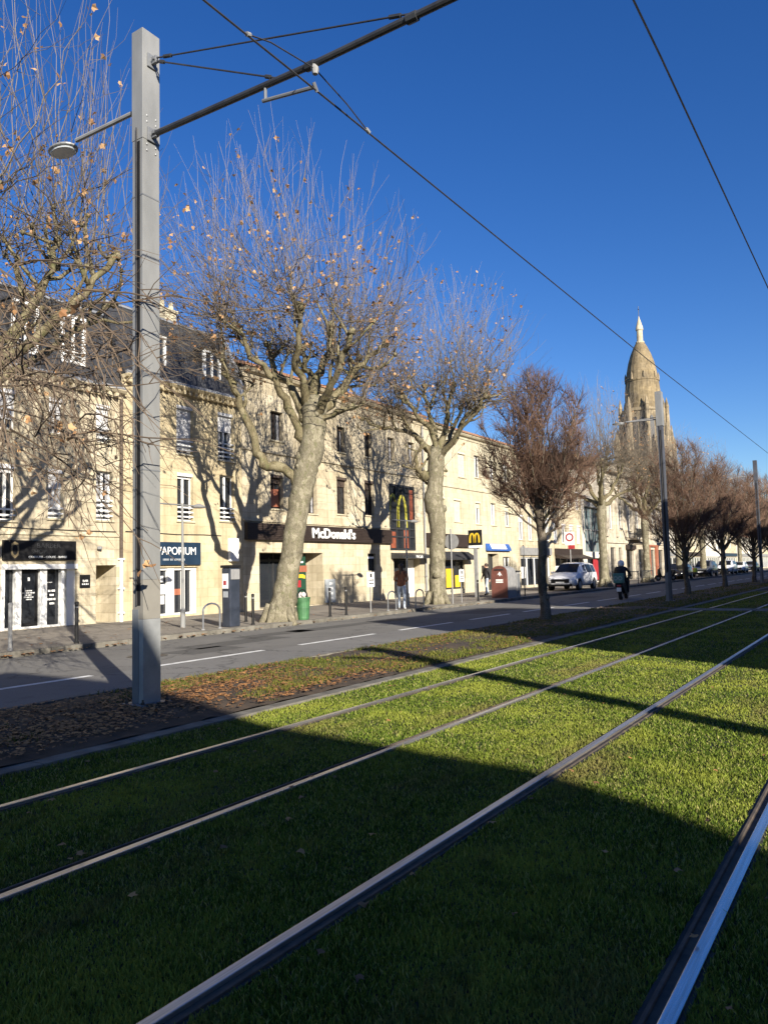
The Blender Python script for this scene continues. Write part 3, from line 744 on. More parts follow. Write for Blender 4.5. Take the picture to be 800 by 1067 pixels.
for k in range(9): fa.box((FX + .161, 22.56, 2.98 + k * .076), (FX + .185, 33.19, 3.03 + k * .076))
fa = fa.build('fascia_sign', M['fascia'], b3)
text('sign_text', "McDonald's", .62, (FX + .20, 28.25, 3.31), M['white'], fa, sx=1.12, ext=.03, bold=.014)
def golden_m(mb, X, yc, zb, wdt, hgt, th, dep):
    # two tall arches side by side
    n = 12; hw = wdt / 4
    for c in (-hw, hw):
        outer = []; inner = []
        for k in range(n + 1):
            a = math.pi * k / n
            outer.append((yc + c - math.cos(a) * (hw + th * .35), zb + hgt * math.sin(a) ** .62))
            inner.append((yc + c - math.cos(a) * (hw - th * .65), zb + (hgt - th * .8) * math.sin(a) ** .62))
        for k in range(n):
            mb.add([(X, *outer[k]), (X, *outer[k + 1]), (X, *inner[k + 1]), (X, *inner[k]), (X + dep, *outer[k]), (X + dep, *outer[k + 1]), (X + dep, *inner[k + 1]), (X + dep, *inner[k])],
                   [(0, 1, 2, 3), (4, 7, 6, 5), (0, 4, 5, 1), (3, 2, 6, 7)])
# tall glazed bay
gz_ = MB(); gx0 = FX - .05
for yy in (33.27, 33.92, 34.56, 35.2, 35.74): gz_.box((gx0 - .06, yy, 2.64), (gx0 + .05, yy + .07, 6.08))
for zz in (2.64, 3.3, 3.72, 6.0): gz_.box((gx0 - .05, 33.27, zz), (gx0 + .045, 35.8, zz + .08))
bay = gz_.build('glazed_bay', M['dark_metal'], b3)
MB().quad((gx0 - .02, 33.3, 2.65), (gx0 - .02, 35.8, 2.65), (gx0 - .02, 35.8, 6.05), (gx0 - .02, 33.3, 6.05)).build('pane', M['glass'], bay)
mb = MB(); golden_m(mb, gx0 - .012, 34.15, 3.85, 1.75, 1.75, .2, .02); mb.build('arch_emblem', pm('lime_yellow', (.46, .43, .06), (.36, .33, .05), 2, .4), bay)
mb = MB(); mb.box((gx0 - .012, 33.35, 2.75), (gx0 + .01, 33.88, 3.6)); mb.box((gx0 - .012, 34.62, 2.75), (gx0 + .01, 35.16, 3.75)); mb.box((gx0 - .012, 35.28, 4.3), (gx0 - .004, 35.7, 5.9)); mb.build('coloured_panel', pm('rust_panel', (.30, .085, .045), (.15, .05, .03), 2, .3), bay)
mb = MB(); mb.prism([(FX + .01, 2.2), (FX + .75, 2.2), (FX + .75, 2.34), (FX + .01, 2.5)], 1, 33.3, 36.4); mb.build('canopy', M['dark_metal'], b3)
text('sign_text', "McCafé", .22, (FX + .77, 34.9, 2.27), M['white'], b3)
dd = shop_door(b3, 33.6, 34.4, .15, 2.15, FX - .4, 'dark_metal'); dd = shop_door(b3, 34.5, 35.3, .15, 2.15, FX - .4, 'dark_metal')
mb = MB(); mb.box((FX - .42, 35.32, .15), (FX - .38, 36.18, 2.15)); mb.build('side_panel', M['white'], b3)
# recess with doors and the green board
X0 = FX - 1.05
rc = MB()
for yy in (23.42, 24.3, 25.3, 26.6, 27.5): rc.box((X0, yy, .15), (X0 + .08, yy + .08, 2.44))
rc.box((X0, 23.42, 2.1), (X0 + .07, 27.58, 2.2)); rc = rc.build('entrance_frame', M['dark_metal'], b3)
MB().quad((X0 + .03, 23.42, .15), (X0 + .03, 27.58, .15), (X0 + .03, 27.58, 2.44), (X0 + .03, 23.42, 2.44)).build('pane', M['glass'], rc)
MB().box((X0 + .04, 26.75, 1.35), (X0 + .05, 27.0, 1.75)).build('poster', M['white'], rc)
MB().box((X0 + .04, 26.85, 1.85), (X0 + .05, 27.4, 2.1)).build('poster', M['greypanel'], rc)
GX = FX - .45
gb = MB().box((GX + .03, 25.85, .2), (GX + .10, 26.8, 2.42), .01).build('green_board', M['green_dark'], b3)
mb = MB(); mb.box((GX + .101, 26.02, 2.02), (GX + .106, 26.63, 2.10)); mb.build('board_lettering', M['white'], gb)
mb = MB(); mb.box((GX + .101, 25.8, 1.62), (GX + .125, 26.85, 1.90)); mb.build('orange_band', M['orange'], gb)
mb = MB(); mb.prism([(25.92, 1.32), (25.92, 1.45), (26.1, 1.52), (26.6, 1.52), (26.75, 1.45), (26.75, 1.32), (26.5, 1.36), (26.15, 1.36)], 0, GX + .101, GX + .107); golden_m(mb, GX + .101, 26.32, 2.18, .26, .14, .04, .006); mb.build('yellow_shape', M['yellow'], gb)
mb = MB(); mb.box((GX + .101, 26.2, .95), (GX + .106, 26.45, 1.26)); mb.build('red_shape', M['red'], gb)
gp = MB().box((FX + .01, 27.68, .2), (FX + .08, 28.42, 1.26), .01).build('grey_notice_panel', M['greypanel'], b3)
mb = MB(); 
for k in range(4): mb.box((FX + .081, 27.95, .35 + k * .22), (FX + .086, 28.2, .45 + k * .22))
mb.build('notice_marks', M['white'], gp)
MB().quad((FX - .12, 31.2, 1.6), (FX - .12, 31.9, 1.6), (FX - .12, 31.9, 2.45), (FX - .12, 31.2, 2.45)).build('pane', M['glass'], b3)
MB().box((FX - .10, 31.25, 2.2), (FX - .09, 31.85, 2.3)).build('window_strip', M['white'], b3)
downpipe(b3, 36.7, .12, 9.6, 'grey', 'grey')

# next building with the second fascia
ops = [(38.4, 39.4, 7.1, 8.7), (41.03, 42.04, 7.15, 8.7), (43.22, 44.04, 7.3, 8.7), (45.45, 46.2, 7.3, 8.7), (47.6, 48.4, 7.3, 8.7), (38.3, 39.3, 4.4, 5.8), (40.35, 41.3, 4.4, 5.8), (43.2, 43.95, 4.36, 5.8), (45.4, 46.2, 4.36, 5.8), (47.6, 48.4, 4.36, 5.8),
       (38.3, 41.5, .4, 2.1, .3), (44.7, 46.3, .15, 2.5, .5), (47.0, 48.2, .9, 2.3)]
b4 = body('fascia_annex_building', 'pale cream three storey building with short brown fascia behind second plane tree', 36.76, 49.4, 9.55, ops, M['stone_cream'])
for k, (a, b, c, d) in enumerate([o[:4] for o in ops[:10]]):
    s = 1.0 if k in (0, 1, 5, 6) else (.3 if k % 2 else 0); window(b4, a, b, c, d, s, 0, 'white', .2, shmat='shutter_beige')
cornice(b4, 36.76, 49.4, 9.8, M['stone_cream'], False, h=.3); gable_roof(b4, 36.76, 49.4, 9.82, M['tile'], ov=.38)
mb = MB(); mb.box((FX, 36.77, 6.4), (FX + .06, 49.39, 6.52), .01); mb.build('string_course', M['stone_cream'], b4)
fa = MB().box((FX + .01, 36.9, 2.86), (FX + .16, 43.4, 3.62), .01).build('fascia_sign', M['fascia'], b4)
fr = MB()
for a in (38.3, 39.3, 40.4, 41.42): fr.box((FX - .25, a, .4), (FX - .15, a + .08, 2.1))
fr.box((FX - .26, 38.3, 2.0), (FX - .14, 41.5, 2.09)); fr.box((FX - .26, 38.3, .41), (FX - .14, 41.5, .5))
fr = fr.build('shop_front', M['dark_metal'], b4)
MB().quad((FX - .2, 38.3, .4), (FX - .2, 41.5, .4), (FX - .2, 41.5, 2.1), (FX - .2, 38.3, 2.1)).build('pane', M['glass'], fr)
mb = MB(); mb.box((FX - .19, 39.4, .45), (FX - .18, 40.3, 1.6)); mb.box((FX - .19, 40.55, .45), (FX - .18, 41.35, 1.2)); mb.build('yellow_poster', M['yellow'], fr)
mb = MB(); mb.prism([(FX + .01, 2.1), (FX + .6, 2.1), (FX + .6, 2.2), (FX + .01, 2.6)], 1, 38.2, 42.0); mb.build('awning', M['dark_cloth'], b4)
mb = MB(); mb.prism([(FX + .01, 2.72), (FX + .18, 2.68), (FX + .18, 2.82), (FX + .01, 3.15)], 1, 44.4, 48.0); aw = mb.build('blue_awning', M['blue'], b4)
mb = MB(); mb.prism([(FX + .19, 2.80), (FX + .20, 2.80), (FX + .04, 3.12), (FX + .025, 3.12)], 1, 45.0, 47.3); mb.build('awning_lettering', M['white'], aw)
shop_door(b4, 44.8, 46.2, .15, 2.5, FX - .45, 'dark_metal'); window(b4, 47.0, 48.2, .9, 2.3, 0, 0)
mb = MB(); mb.box((FX + .01, 43.75, 1.3), (FX + .2, 44.05, 1.75), .02); mb.build('letter_box', M['dark_metal'], b4)

# further along the row
def simple_house(y0, y1, zt, wmat, roof, floors, nwin, label, name='town_house', shop=None, sign=None, X=FX, awn=None, shm='shutter', frame='white', depth=9, shut=(.0, .3, 1.0)):
    r_ = random.Random(int(y0 * 7)); ops = []; wins = []
    g = 2.6 if shop else 0.2
    hs = (zt - g - .2) / max(floors, 1)
    for f in range(floors):
        for k in range(nwin):
            c = y0 + (k + .5) * (y1 - y0) / nwin; hw = min(.5, (y1 - y0) / nwin * .28)
            zb = g + f * hs + hs * .28; wins.append((c - hw, c + hw, zb, zb + hs * .55))
    ops += wins; so = None
    if shop: so = (y0 + .5, y1 - .5, .3, 2.3); ops.append(so)
    t = body(name, label, y0, y1, zt, ops, wmat, X, depth)
    for (a, b, c, d) in wins: window(t, a, b, c, d, r_.choice(shut), 0, frame, .18, X, shm)
    if so:
        fr = MB(); n = max(2, int((y1 - y0) / 1.6))
        for k in range(n + 1): yy = so[0] + (so[1] - so[0] - .09) * k / n; fr.box((X - .24, yy, .3), (X - .14, yy + .09, 2.3))
        fr.box((X - .24, so[0], 2.2), (X - .13, so[1], 2.3)); fr = fr.build('shop_front', M[frame], t)
        MB().quad((X - .2, so[0], .3), (X - .2, so[1], .3), (X - .2, so[1], 2.3), (X - .2, so[0], 2.3)).build('pane', M['glass'], fr)
        MB().box((X - .12, so[0] + .3, .8), (X - .11, so[0] + 1.0, 1.6)).build('poster', M['white'], fr)
        if sign: MB().box((X + .01, y0 + .4, 2.42), (X + .12, y1 - .4, 2.95), .01).build('shop_sign', M[sign], t)
        if awn: MB().prism([(X + .13, 2.2), (X + 1.0, 2.1), (X + 1.0, 2.2), (X + .13, 2.5)], 1, y0 + .4, y1 - .4).build('awning', M[awn], t)
    cornice(t, y0, y1, zt + .22, wmat, False, X)
    if roof: gable_roof(t, y0, y1, zt + .23, M[roof], X, depth, 1.5, .36)
    return t
simple_house(49.41, 56.0, 9.2, M['stone_warm'], 'tile', 2, 4, 'cream house with dark shop window and grey panel behind the brown recycling container', shop=True, sign='grey')
simple_house(56.01, 63.0, 8.4, M['stone_pale'], 'tile', 2, 4, 'cream house with a dark canopy over its shop just behind the white car', shop=True, sign='fascia', awn='fascia')
# modern glazed block
t = thing('glazed_office_block', 'modern grey office block with tall pale glass front beyond the white car', 'building', (FX, 63.01, .12))
mb = MB(); wall_front(mb, 63.01, 69.6, .06, 7.6, [(63.7, 68.9, 2.75, 6.6, .3), (64.0, 68.6, .2, 2.2, .4)]); shell(mb, 63.01, 69.6, .06, 7.6)
mb.quad((FX, 63.01, 7.6), (FX, 69.6, 7.6), (FX - 9, 69.6, 7.6), (FX - 9, 63.01, 7.6)); mb.build('wall', M['render_white'], t)
mb = MB()
for k in range(6): mb.box((FX - .25, 63.7 + k * 1.02, 2.75), (FX - .12, 63.8 + k * 1.02, 6.6))
mb.box((FX - .25, 63.7, 4.6), (FX - .13, 68.9, 4.7)); mb.box((FX - .1, 63.6, 6.61), (FX + .12, 69.0, 7.2)); fr = mb.build('glass_front', M['grey'], t)
MB().quad((FX - .2, 63.7, 2.75), (FX - .2, 68.9, 2.75), (FX - .2, 68.9, 6.6), (FX - .2, 63.7, 6.6)).build('pane', M['glass_blue'], fr)
MB().quad((FX - .3, 64.0, .2), (FX - .3, 68.6, .2), (FX - .3, 68.6, 2.2), (FX - .3, 64.0, 2.2)).build('ground_pane', M['glass'], t)
MB().box((FX - .28, 66.2, .3), (FX - .24, 67.6, 2.1)).build('red_door', M['red'], t)
# ornate white stone building
ops = []
for k in range(7):
    c = 71.2 + k * 3.05; ops.append((c - .55, c + .55, 4.9, 7.4)); 
g0 = [(70.6, 72.2, .2, 3.2), (73.2, 74.2, .8, 3.2), (75.6, 78.2, .2, 3.0), (80, 82.4, .2, 3.1), (84.0, 86.4, .2, 3.1), (87.4, 90.2, .2, 3.1)]
t = body('ornate_stone_building', 'tall ornate white stone building with heavy cornice and balcony below the spire', 69.61, 91.4, 10.6, ops + g0, M['stone_white'])
for o in ops: window(t, *o, 0, 0, 'white', .22)
mb = MB()
for k in range(8): c = 69.75 + k * 3.07; mb.box((FX + .002, c - .28, 4.2), (FX + .16, c + .28, 9.4), .02); mb.box((FX + .002, c - .36, 9.4), (FX + .24, c + .36, 9.8), .03)
mb.build('pilaster', M['stone_white'], t)
cornice(t, 69.61, 91.4, 10.9, M['stone_white'], True, h=.7, out=.75)
mb = MB(); mb.box((FX, 69.65, 3.6), (FX + .14, 91.35, 3.9), .03); mb.box((FX, 69.65, 8.1), (FX + .12, 91.35, 8.3), .03); mb.build('string_course', M['stone_white'], t)
bl = MB(); bl.box((FX + .01, 76.2, 4.0), (FX + .95, 80.6, 4.2), .02)
bl = bl.build('balcony', M['stone_white'], t); mb = MB(); mb.box((FX + .86, 76.2, 5.0), (FX + .93, 80.6, 5.08))
for k in range(30): mb.box((FX + .88, 76.22 + k * .15, 4.2), (FX + .91, 76.25 + k * .15, 5.0))
mb.build('railing', M['dark_metal'], bl)
for k, o in enumerate(g0):
    mm = 'orange' if k == 4 else 'glass'
    MB().quad((FX - .2, o[0], o[2]), (FX - .2, o[1], o[2]), (FX - .2, o[1], o[3]), (FX - .2, o[0], o[3])).build('shop_window', M['glass'], t)
MB().box((FX + .01, 83.6, .2), (FX + .2, 84.0, 3.4)).build('red_pier', M['orange'], t); MB().box((FX + .01, 86.4, .2), (FX + .2, 87.2, 3.4)).build('red_pier', M['orange'], t)
MB().box((FX + .01, 75.4, 3.05), (FX + .18, 78.6, 3.5)).build('shop_sign', M['fascia'], t); MB().box((FX + .01, 83.6, 3.42), (FX + .22, 87.3, 3.58)).build('shop_sign', M['orange'], t)
gable_roof(t, 69.61, 91.4, 10.92, M['slate'], depth=11, rise=1.6, ov=.5)
lab = ['low white rendered house with a grey shop front just right of the ornate building', 'low cream house with tiled roof and long shop windows behind the parked black car',
       'low white house with shutters behind the parked grey car', 'pale stone house with slate roof half hidden by the third red twigged tree', 'long low white house behind the far parked cars',
       'small cream house with tiled roof near the far end of the street']
for k, (y0, y1, zt, mt, rf, fl, sh) in enumerate([(91.41, 102, 5.6, 'render_white', 'tile', 1, True), (102.01, 114, 5.0, 'stone_cream', 'tile', 1, True), (114.01, 126, 6.2, 'render_white', 'tile', 1, True), (126.01, 140, 6.8, 'stone_pale', 'slate', 1, True), (140.01, 160, 5.6, 'render_white', 'tile', 1, True), (188, 215, 6.4, 'stone_cream', 'tile', 1, True)]):
    simple_house(y0, y1, zt, M[mt], rf, fl, max(2, int((y1 - y0) / 3)), lab[k], shop=sh, sign=('grey', 'fascia', 'white', 'navy', 'grey', 'fascia')[k])
simple_house(160.01, 187.9, 12.6, M['stone_warm'], 'tile', 3, 8, 'tall block with brown tiled roof rising above the red twigged trees at the right edge', name='apartment_block', shop=True, sign='grey')
simple_house(215.01, 262, 9.0, M['stone_pale'], 'tile', 2, 10, 'furthest long stone terrace closing the street at the right edge', name='terrace', shop=True, sign='fascia')

# ------------------------------------------------------------------ church
cx_, cy_ = -43.1, 170.0
ch = thing('church_tower', 'ochre stone church tower with scaled ogive dome and white lantern rising over the roofs', 'church', (cx_, cy_, 0))
ORG[ch.name] = (0, 0, 0); ch.location = (cx_, cy_, 0)
def L(mb, prof, n, rot=0.0): return mb.lathe(prof, (0, 0, 0), n, rot=rot)
mb = MB(); mb.box((-5.0, -5.0, -.05), (5.0, 5.0, 23.3)); 
for sx in (-1, 1):
    for sy in (-1, 1):
        mb.box((sx * 5.5, sy * 5.5, -.05), (sx * 3.9, sy * 3.9, 24.0)); mb.box((sx * 5.3, sy * 5.3, 24.0), (sx * 4.2, sy * 4.2, 26))
        mb.lathe([(.8, 26), (.65, 28.2), (0.05, 30)], (sx * 4.75, sy * 4.75, 0), 8)
mb.build('wall', M['stone_church'], ch)
mb = MB(); L(mb, [(6.6, 23.3), (6.6, 24.1), (5.9, 24.3)], 4, math.pi / 4); L(mb, [(4.75, 24.2), (4.35, 34.4), (4.6, 34.5), (4.6, 35.1), (4.0, 35.3)], 8, math.pi / 8)
for k in range(8):
    a = math.pi / 8 + k * math.pi / 4
    mb.lathe([(.66, 24.1), (.52, 30), (.45, 35.4), (.52, 35.5), (.05, 37.6)], (4.85 * math.cos(a), 4.85 * math.sin(a), 0), 8)
    mb.lathe([(.5, 24.1), (.35, 29.5), (.05, 31.5)], (5.6 * math.cos(a), 5.6 * math.sin(a), 0), 6)
mb.build('belfry', M['stone_church'], ch)
mb = MB()
for k in range(8):
    a = k * math.pi / 4; c, s_ = math.cos(a), math.sin(a)
    for off in (-.72, .72):
        pts = [(-.52, 25.5), (.52, 25.5), (.52, 32.0), (.3, 32.9), (0, 33.3), (-.3, 32.9), (-.52, 32.0)]
        r0 = 4.32
        mb.add([(c * r0 - s_ * (p + off), s_ * r0 + c * (p + off), z) for p, z in pts] + [(c * (r0 - .4) - s_ * (p + off), s_ * (r0 - .4) + c * (p + off), z) for p, z in pts], [tuple(range(7))])
        mb.build('belfry_opening', M['dark_metal'], ch); mb = MB()
for sx, sy in ((1, 0), (0, -1), (0, 1), (-1, 0)):
    for off in (-1.9, 1.9):
        for z in (7, 14.5):
            if sx: mb.box((sx * 5.0, off - .6, z), (sx * 5.03, off + .6, z + 5.5))
            else: mb.box((off - .6, sy * 5.0, z), (off + .6, sy * 5.03, z + 5.5))
            mb.build('tower_window', M['dark_metal'], ch); mb = MB()
mb = MB(); L(mb, [(3.95, 35.2), (3.95, 36.2), (3.78, 36.4), (3.72, 38.5), (3.5, 41.2), (3.62, 41.25), (3.62, 41.6), (3.38, 41.8), (3.15, 43.6), (2.75, 45.6), (2.15, 47.5), (1.5, 49.0), (.9, 50.1)], 24)
mb.build('dome', M['dome_scale'], ch, smooth=False)
for k in range(8):
    mb = MB(); a = math.pi / 8 + k * math.pi / 4; mb.lathe([(.26, 41.6), (.22, 42.6), (.04, 43.3)], (3.45 * math.cos(a), 3.45 * math.sin(a), 0), 6)
    mb.build('dormer_pinnacle', M['stone_church'], ch)
mb = MB(); L(mb, [(.95, 50.0), (.95, 50.3), (.68, 50.5), (.64, 52.8), (.82, 53.0), (.78, 53.5), (.5, 54.5), (.18, 55.6), (.05, 56.2)], 12); mb.build('lantern', M['stone_pale'], ch)
mb = MB(); mb.tube([(0, 0, 56.0), (0, 0, 58.4)], .06, 6); mb.box((-.06, -.45, 57.6), (.06, .45, 57.75)); mb.build('cross', M['dark_metal'], ch)
mb = MB(); mb.box((-15, 6.1, 0), (5, 40, 14)); mb.prism([(-15.4, 14), (5.4, 14), (-5, 20)], 1, 6.2, 40); mb.build('nave', M['stone_church'], ch)

# the row across the avenue, beside and behind the camera: it throws the long shadows
def opposite(name, y0, y1, prof, mat, label):
    t = thing(name, label, 'building', (12, y0, .06))
    MB().prism(prof, 1, y0, y1).build('wall', mat, t)
    x = min(p[0] for p in prof); mb = MB(); yy = y0 + 1.0
    while yy < y1 - 1.2:
        for zb in (3.4, 6.0): mb.box((x - .03, yy, zb), (x + .02, yy + .9, zb + 1.6))
        yy += 2.4
    mb.build('window', M['glass'], t)
    return t
opposite('opposite_terrace', -48, -6, [(9.6, 0), (9.6, 10.1), (12.4, 10.05), (14.4, 9.0), (16.9, 8.7), (17.15, 8.3), (17.05, 7.9), (17.05, 0)], M['stone_pale'], 'pale terrace across the avenue behind the viewpoint')
def block(x0, h, d=10): return [(x0, 0), (x0, h), (x0 + d, h), (x0 + d, 0)]
opposite('opposite_house', 4.25, 12, block(12, 11.6), M['stone_pale'], 'tall pale house across the avenue, first beyond the gap')
opposite('opposite_house', 12.01, 15.5, block(12, 8.2), M['stone_cream'], 'low cream house across the avenue squeezed between two taller ones')
opposite('opposite_house', 15.51, 60, block(12, 13.0), M['stone_pale'], 'long tall terrace across the avenue facing the tram stop')
opposite('opposite_house', 60.01, 240, block(12, 13.4), M['stone_cream'], 'furthest terrace across the avenue')
# ------------------------------------------------------------------ catenary masts and wires
def mast(x, y, h, label, full=True):
    t = thing('tram_mast', label, 'mast', (x, y, 0), 'catenary masts along the lawn')
    a, b = .098, .132
    if x > 5: a, b = .12, .15
    mats = [M['galv'], M['galv_patch'], M['galv_bright'], M['galv_dark']] if full else [M['mast_brown'], M['galv'] if y < 50 else M['mast_brown']]
    mb = MB()
    if full:
        for z0, z1, mi in ((.02, 1.08, 2), (1.081, 1.56, 1), (1.561, 7.15, 0), (7.151, h, 0)):
            mb.cur = mi; e = .006 if z0 > 7 else 0
            mb.box((x - a - e, y - b - e, z0), (x + a + e, y + b + e, z1), .004)
    else:
        mb.cur = 0; mb.box((x - a, y - b, .02), (x + a, y + b, h - 1.45), .004); mb.cur = 1; mb.box((x - a - .03, y - b - .02, h - 1.449), (x + a + .03, y + b + .02, h), .004)
    mb.build('shaft', mats, t)
    fp = MB().box((x - a - .09, y - b - .09, .03), (x + a + .09, y + b + .09, .075), .006).build('foot_plate', M['galv_dark'], t)
    mb = MB()
    for sx in (-1, 1):
        for sy in (-1, 1): mb.lathe([(.022, 0), (.022, .03), (.012, .032), (.012, .06)], (x + sx * (a + .05), y + sy * (b + .05), .0755), 6)
    mb.build('anchor_bolts', M['rust_rail'], fp)
    if full:
        for z in (2.9, 5.1, 6.4):
            mb = MB(); mb.box((x - a - .004, y - b - .004, z), (x + a + .004, y + b + .004, z + .018)); mb.build('strap', M['galv_dark'], t)
    mb = MB(); mb.box((x - .02, y - b - .009, 1.25), (x + .05, y - b - .001, 7.12)); g = mb.build('cable_channel', M['black'], t)
    mb = MB(); mb.tube([(x + .0, y - b - .02, 1.25), (x + .0, y - b - .02, 7.3)], .010, 6); mb.build('cable', M['cable'], g)
    mb = MB(); mb.box((x - a - .004, y - b - .004, .02), (x - a + .11, y - b - .001, 1.2)); mb.build('inspection_cover', M['galv_dark'], t)
    # lamp on its outrigger (towards the road)
    zl = h - 1.0 if full else h - 1.15
    mb = MB(); mb.tube([(x - a, y - .04, zl), (x - 1.40, y - .04, zl + .04)], .030, 8); mb.tube([(x - a, y + .05, zl + .10), (x - 1.40, y + .0, zl + .06)], .018, 8)
    mb.box((x - a - .05, y - .09, zl - .09), (x - a, y + .09, zl + .17), .01)
    arm = mb.build('lamp_arm', M['grey'], t)
    mb = MB(); xl = x - 1.72
    mb.lathe([(.02, .06), (.12, .053), (.27, .025), (.325, 0), (.325, -.018), (.30, -.03)][::-1], (xl, y - .03, zl + .02), 20, sx=.80, sy=.5)
    lh = mb.build('lamp_head', M['galv'], t, smooth=False)
    mb = MB(); mb.lathe([(.27, -.05), (.295, -.031)], (xl, y - .03, zl + .02), 20, sx=.78, sy=.48); mb.build('lens', M['lamp_lens'], lh)
    if not full: return t
    # cantilever, stays, brackets
    mb = MB(); mb.tube([(x + a + .06, y, 7.23), (-4.9, y, 7.13), (-1.0, y, 7.10)], .038, 10); mb.tube([(-5.02, y, 7.13), (-4.9, y, 7.128)], .05, 8); mb.tube([(-3.72, y, 7.115), (-3.6, y, 7.115)], .052, 8)
    mb.build('cantilever_arm', M['dark_metal'], t)
    for z in (7.23, 8.22):
        mb = MB(); mb.box((x + a + .007, y - .07, z - .09), (x + a + .03, y + .07, z + .09), .006); mb.box((x + a + .031, y - .022, z - .05), (x + a + .12, y + .022, z + .05), .008)
        mb.tube([(x + a + .09, y - .05, z), (x + a + .09, y + .05, z)], .02, 8)
        mb.build('bracket', M['galv_dark'], t)
    mb = MB()
    for z in (7.0, 7.08, 7.38, 7.46):
        for k in (-.07, .07): mb.lathe([(.012, 0), (.012, .02)], (x + a + .004, y + k, z), 6)
    mb.build('bolts', M['galv_dark'], t)
    def stay(p, q, r=.011):
        p, q = Vector(p), Vector(q); mb = MB(); mb.tube([p, q], r, 6)
        for k in (.04, .93):
            c = p.lerp(q, k); e = p.lerp(q, k + .035); mb.tube([c, e], r * 2.3, 6)
        mb.build('stay', M['dark_metal'], t)
    stay((x + a + .1, y, 8.24), (-3.66, y, 7.16)); stay((x + a + .1, y, 8.20), (-5.47, y, 7.19))
    mb = MB(); mb.tube([(-5.62, y, 7.12), (-5.62, y, 6.97)], .02, 6); mb.tube([(-5.66, y, 6.985), (-4.93, y, 6.87)], .022, 8); mb.tube([(-4.9, y - .03, 6.90), (-4.9, y + .03, 6.82)], .02, 6)
    mb.build('registration_arm', M['galv_dark'], t)
    return t
mast(-7.67, 6.32, 8.62, 'tall grey square mast on the left carrying a cantilever arm and a lamp')
mast(-7.67, 32.8, 8.75, 'dark slim mast with pale top section and lamp in front of the church tower', False)
mast(-7.67, 60, 8.75, 'further mast rising among the red twigged trees', False)
mast(-7.67, 88, 8.75, 'furthest mast near the right edge, over the red twigged trees', False)
mast(10.1, 1.2, 8.6, 'mast on the other side of the avenue whose shadow crosses the lawn', False)

def wire(label, pts, extra=None):
    t = thing('overhead_wire', label, 'wire', pts[0], 'tram contact wires')
    mb = MB(); mb.tube(pts, .011, 5); mb.build('contact_wire', M['cable'], t)
    if extra:
        mb = MB(); mb.tube(extra, .008, 5); mb.build('bridle_cable', M['cable'], t)
        for p, q in ((extra[0], extra[1]), (extra[-1], extra[-2])):
            p, q = Vector(p), Vector(q); MB().tube([p, p.lerp(q, .14)], .024, 8).build('clamp', M['grey'], t)
        mb = MB(); c = Vector(extra[len(extra) // 2]); mb.lathe([(.03, -.06), (.045, 0), (.03, .06)], c, 8)
        mb.build('clamp', M['grey'], t)
    return t
wire('overhead wire nearest the mast, clamped to its cantilever arm', [(-4.9, -30, 6.8), (-4.9, 5, 6.82), (-4.9, 6.32, 6.83), (-4.9, 20, 6.84), (-4.88, 43, 7.05), (-4.9, 70, 6.9), (-4.9, 160, 6.9)],
     [(-4.9, 5.25, 6.83), (-4.9, 5.6, 6.95), (-4.9, 6.32, 7.07), (-4.9, 6.9, 6.97), (-4.9, 7.35, 6.84)])
wire('overhead wire in the upper right corner over the further track', [(-1.6, -30, 6.8), (-1.66, 5.6, 6.76), (-1.67, 8, 6.86), (-1.66, 16, 6.88), (-1.6, 60, 6.9), (-1.6, 160, 6.9)])

# ------------------------------------------------------------------ trees
RV, DV = Vector((.835, .55, 0)), Vector((-.55, .835, 0))
def catmull(P, k=4):
    out = []
    n = len(P)
    for i in range(n - 1):
        p0, p1, p2, p3 = P[max(i - 1, 0)], P[i], P[i + 1], P[min(i + 2, n - 1)]
        for j in range(k):
            t = j / k
            out.append(tuple(.5 * ((2 * b) + (-a + c) * t + (2 * a - 5 * b + 4 * c - d) * t * t + (-a + 3 * b - 3 * c + d) * t ** 3) for a, b, c, d in zip(p0, p1, p2, p3)))
    out.append(tuple(P[-1])); return out
def knob(mb, c, r, rr):
    n1, n2 = 7, 5; prof = []
    k0 = len(mb.v); 
    for i in range(n2 + 1):
        ph = math.pi * i / n2
        for j in range(n1):
            th = 2 * math.pi * j / n1; q = r * rr.uniform(.75, 1.25)
            mb.v.append((c[0] + q * math.sin(ph) * math.cos(th), c[1] + q * math.sin(ph) * math.sin(th), c[2] + q * math.cos(ph)))
    for i in range(n2):
        for j in range(n1):
            a = k0 + i * n1 + j; b = k0 + i * n1 + (j + 1) % n1
            mb.f.append((a, a + n1, b + n1, b)); mb.mi.append(mb.cur)
def leaf_at(mb, p, s, rr):
    a = rr.uniform(0, 6.28); tilt = Vector((rr.gauss(0, .6), rr.gauss(0, .6), rr.gauss(-.4, .5)))
    ax = Vector((math.cos(a), math.sin(a), 0)) + tilt * .6; ax.normalize(); ay = ax.orthogonal().normalized()
    ay = Quaternion(ax, rr.uniform(0, 6.28)) @ ay; nz = ax.cross(ay)
    vs = []
    for ang, rd, zz in ((0, 1, 0), (.75, .55, .15), (1.3, .9, .25), (2.3, .6, .2), (3.14, .35, 0), (-2.3, .6, .2), (-1.3, .9, .25), (-.75, .55, .15)):
        vs.append(p + (ax * math.cos(ang) + ay * math.sin(ang)) * (rd * s) + nz * (zz * s))
    mb.add(vs, [(0, 1, 2, 3, 4), (0, 4, 5, 6, 7)])
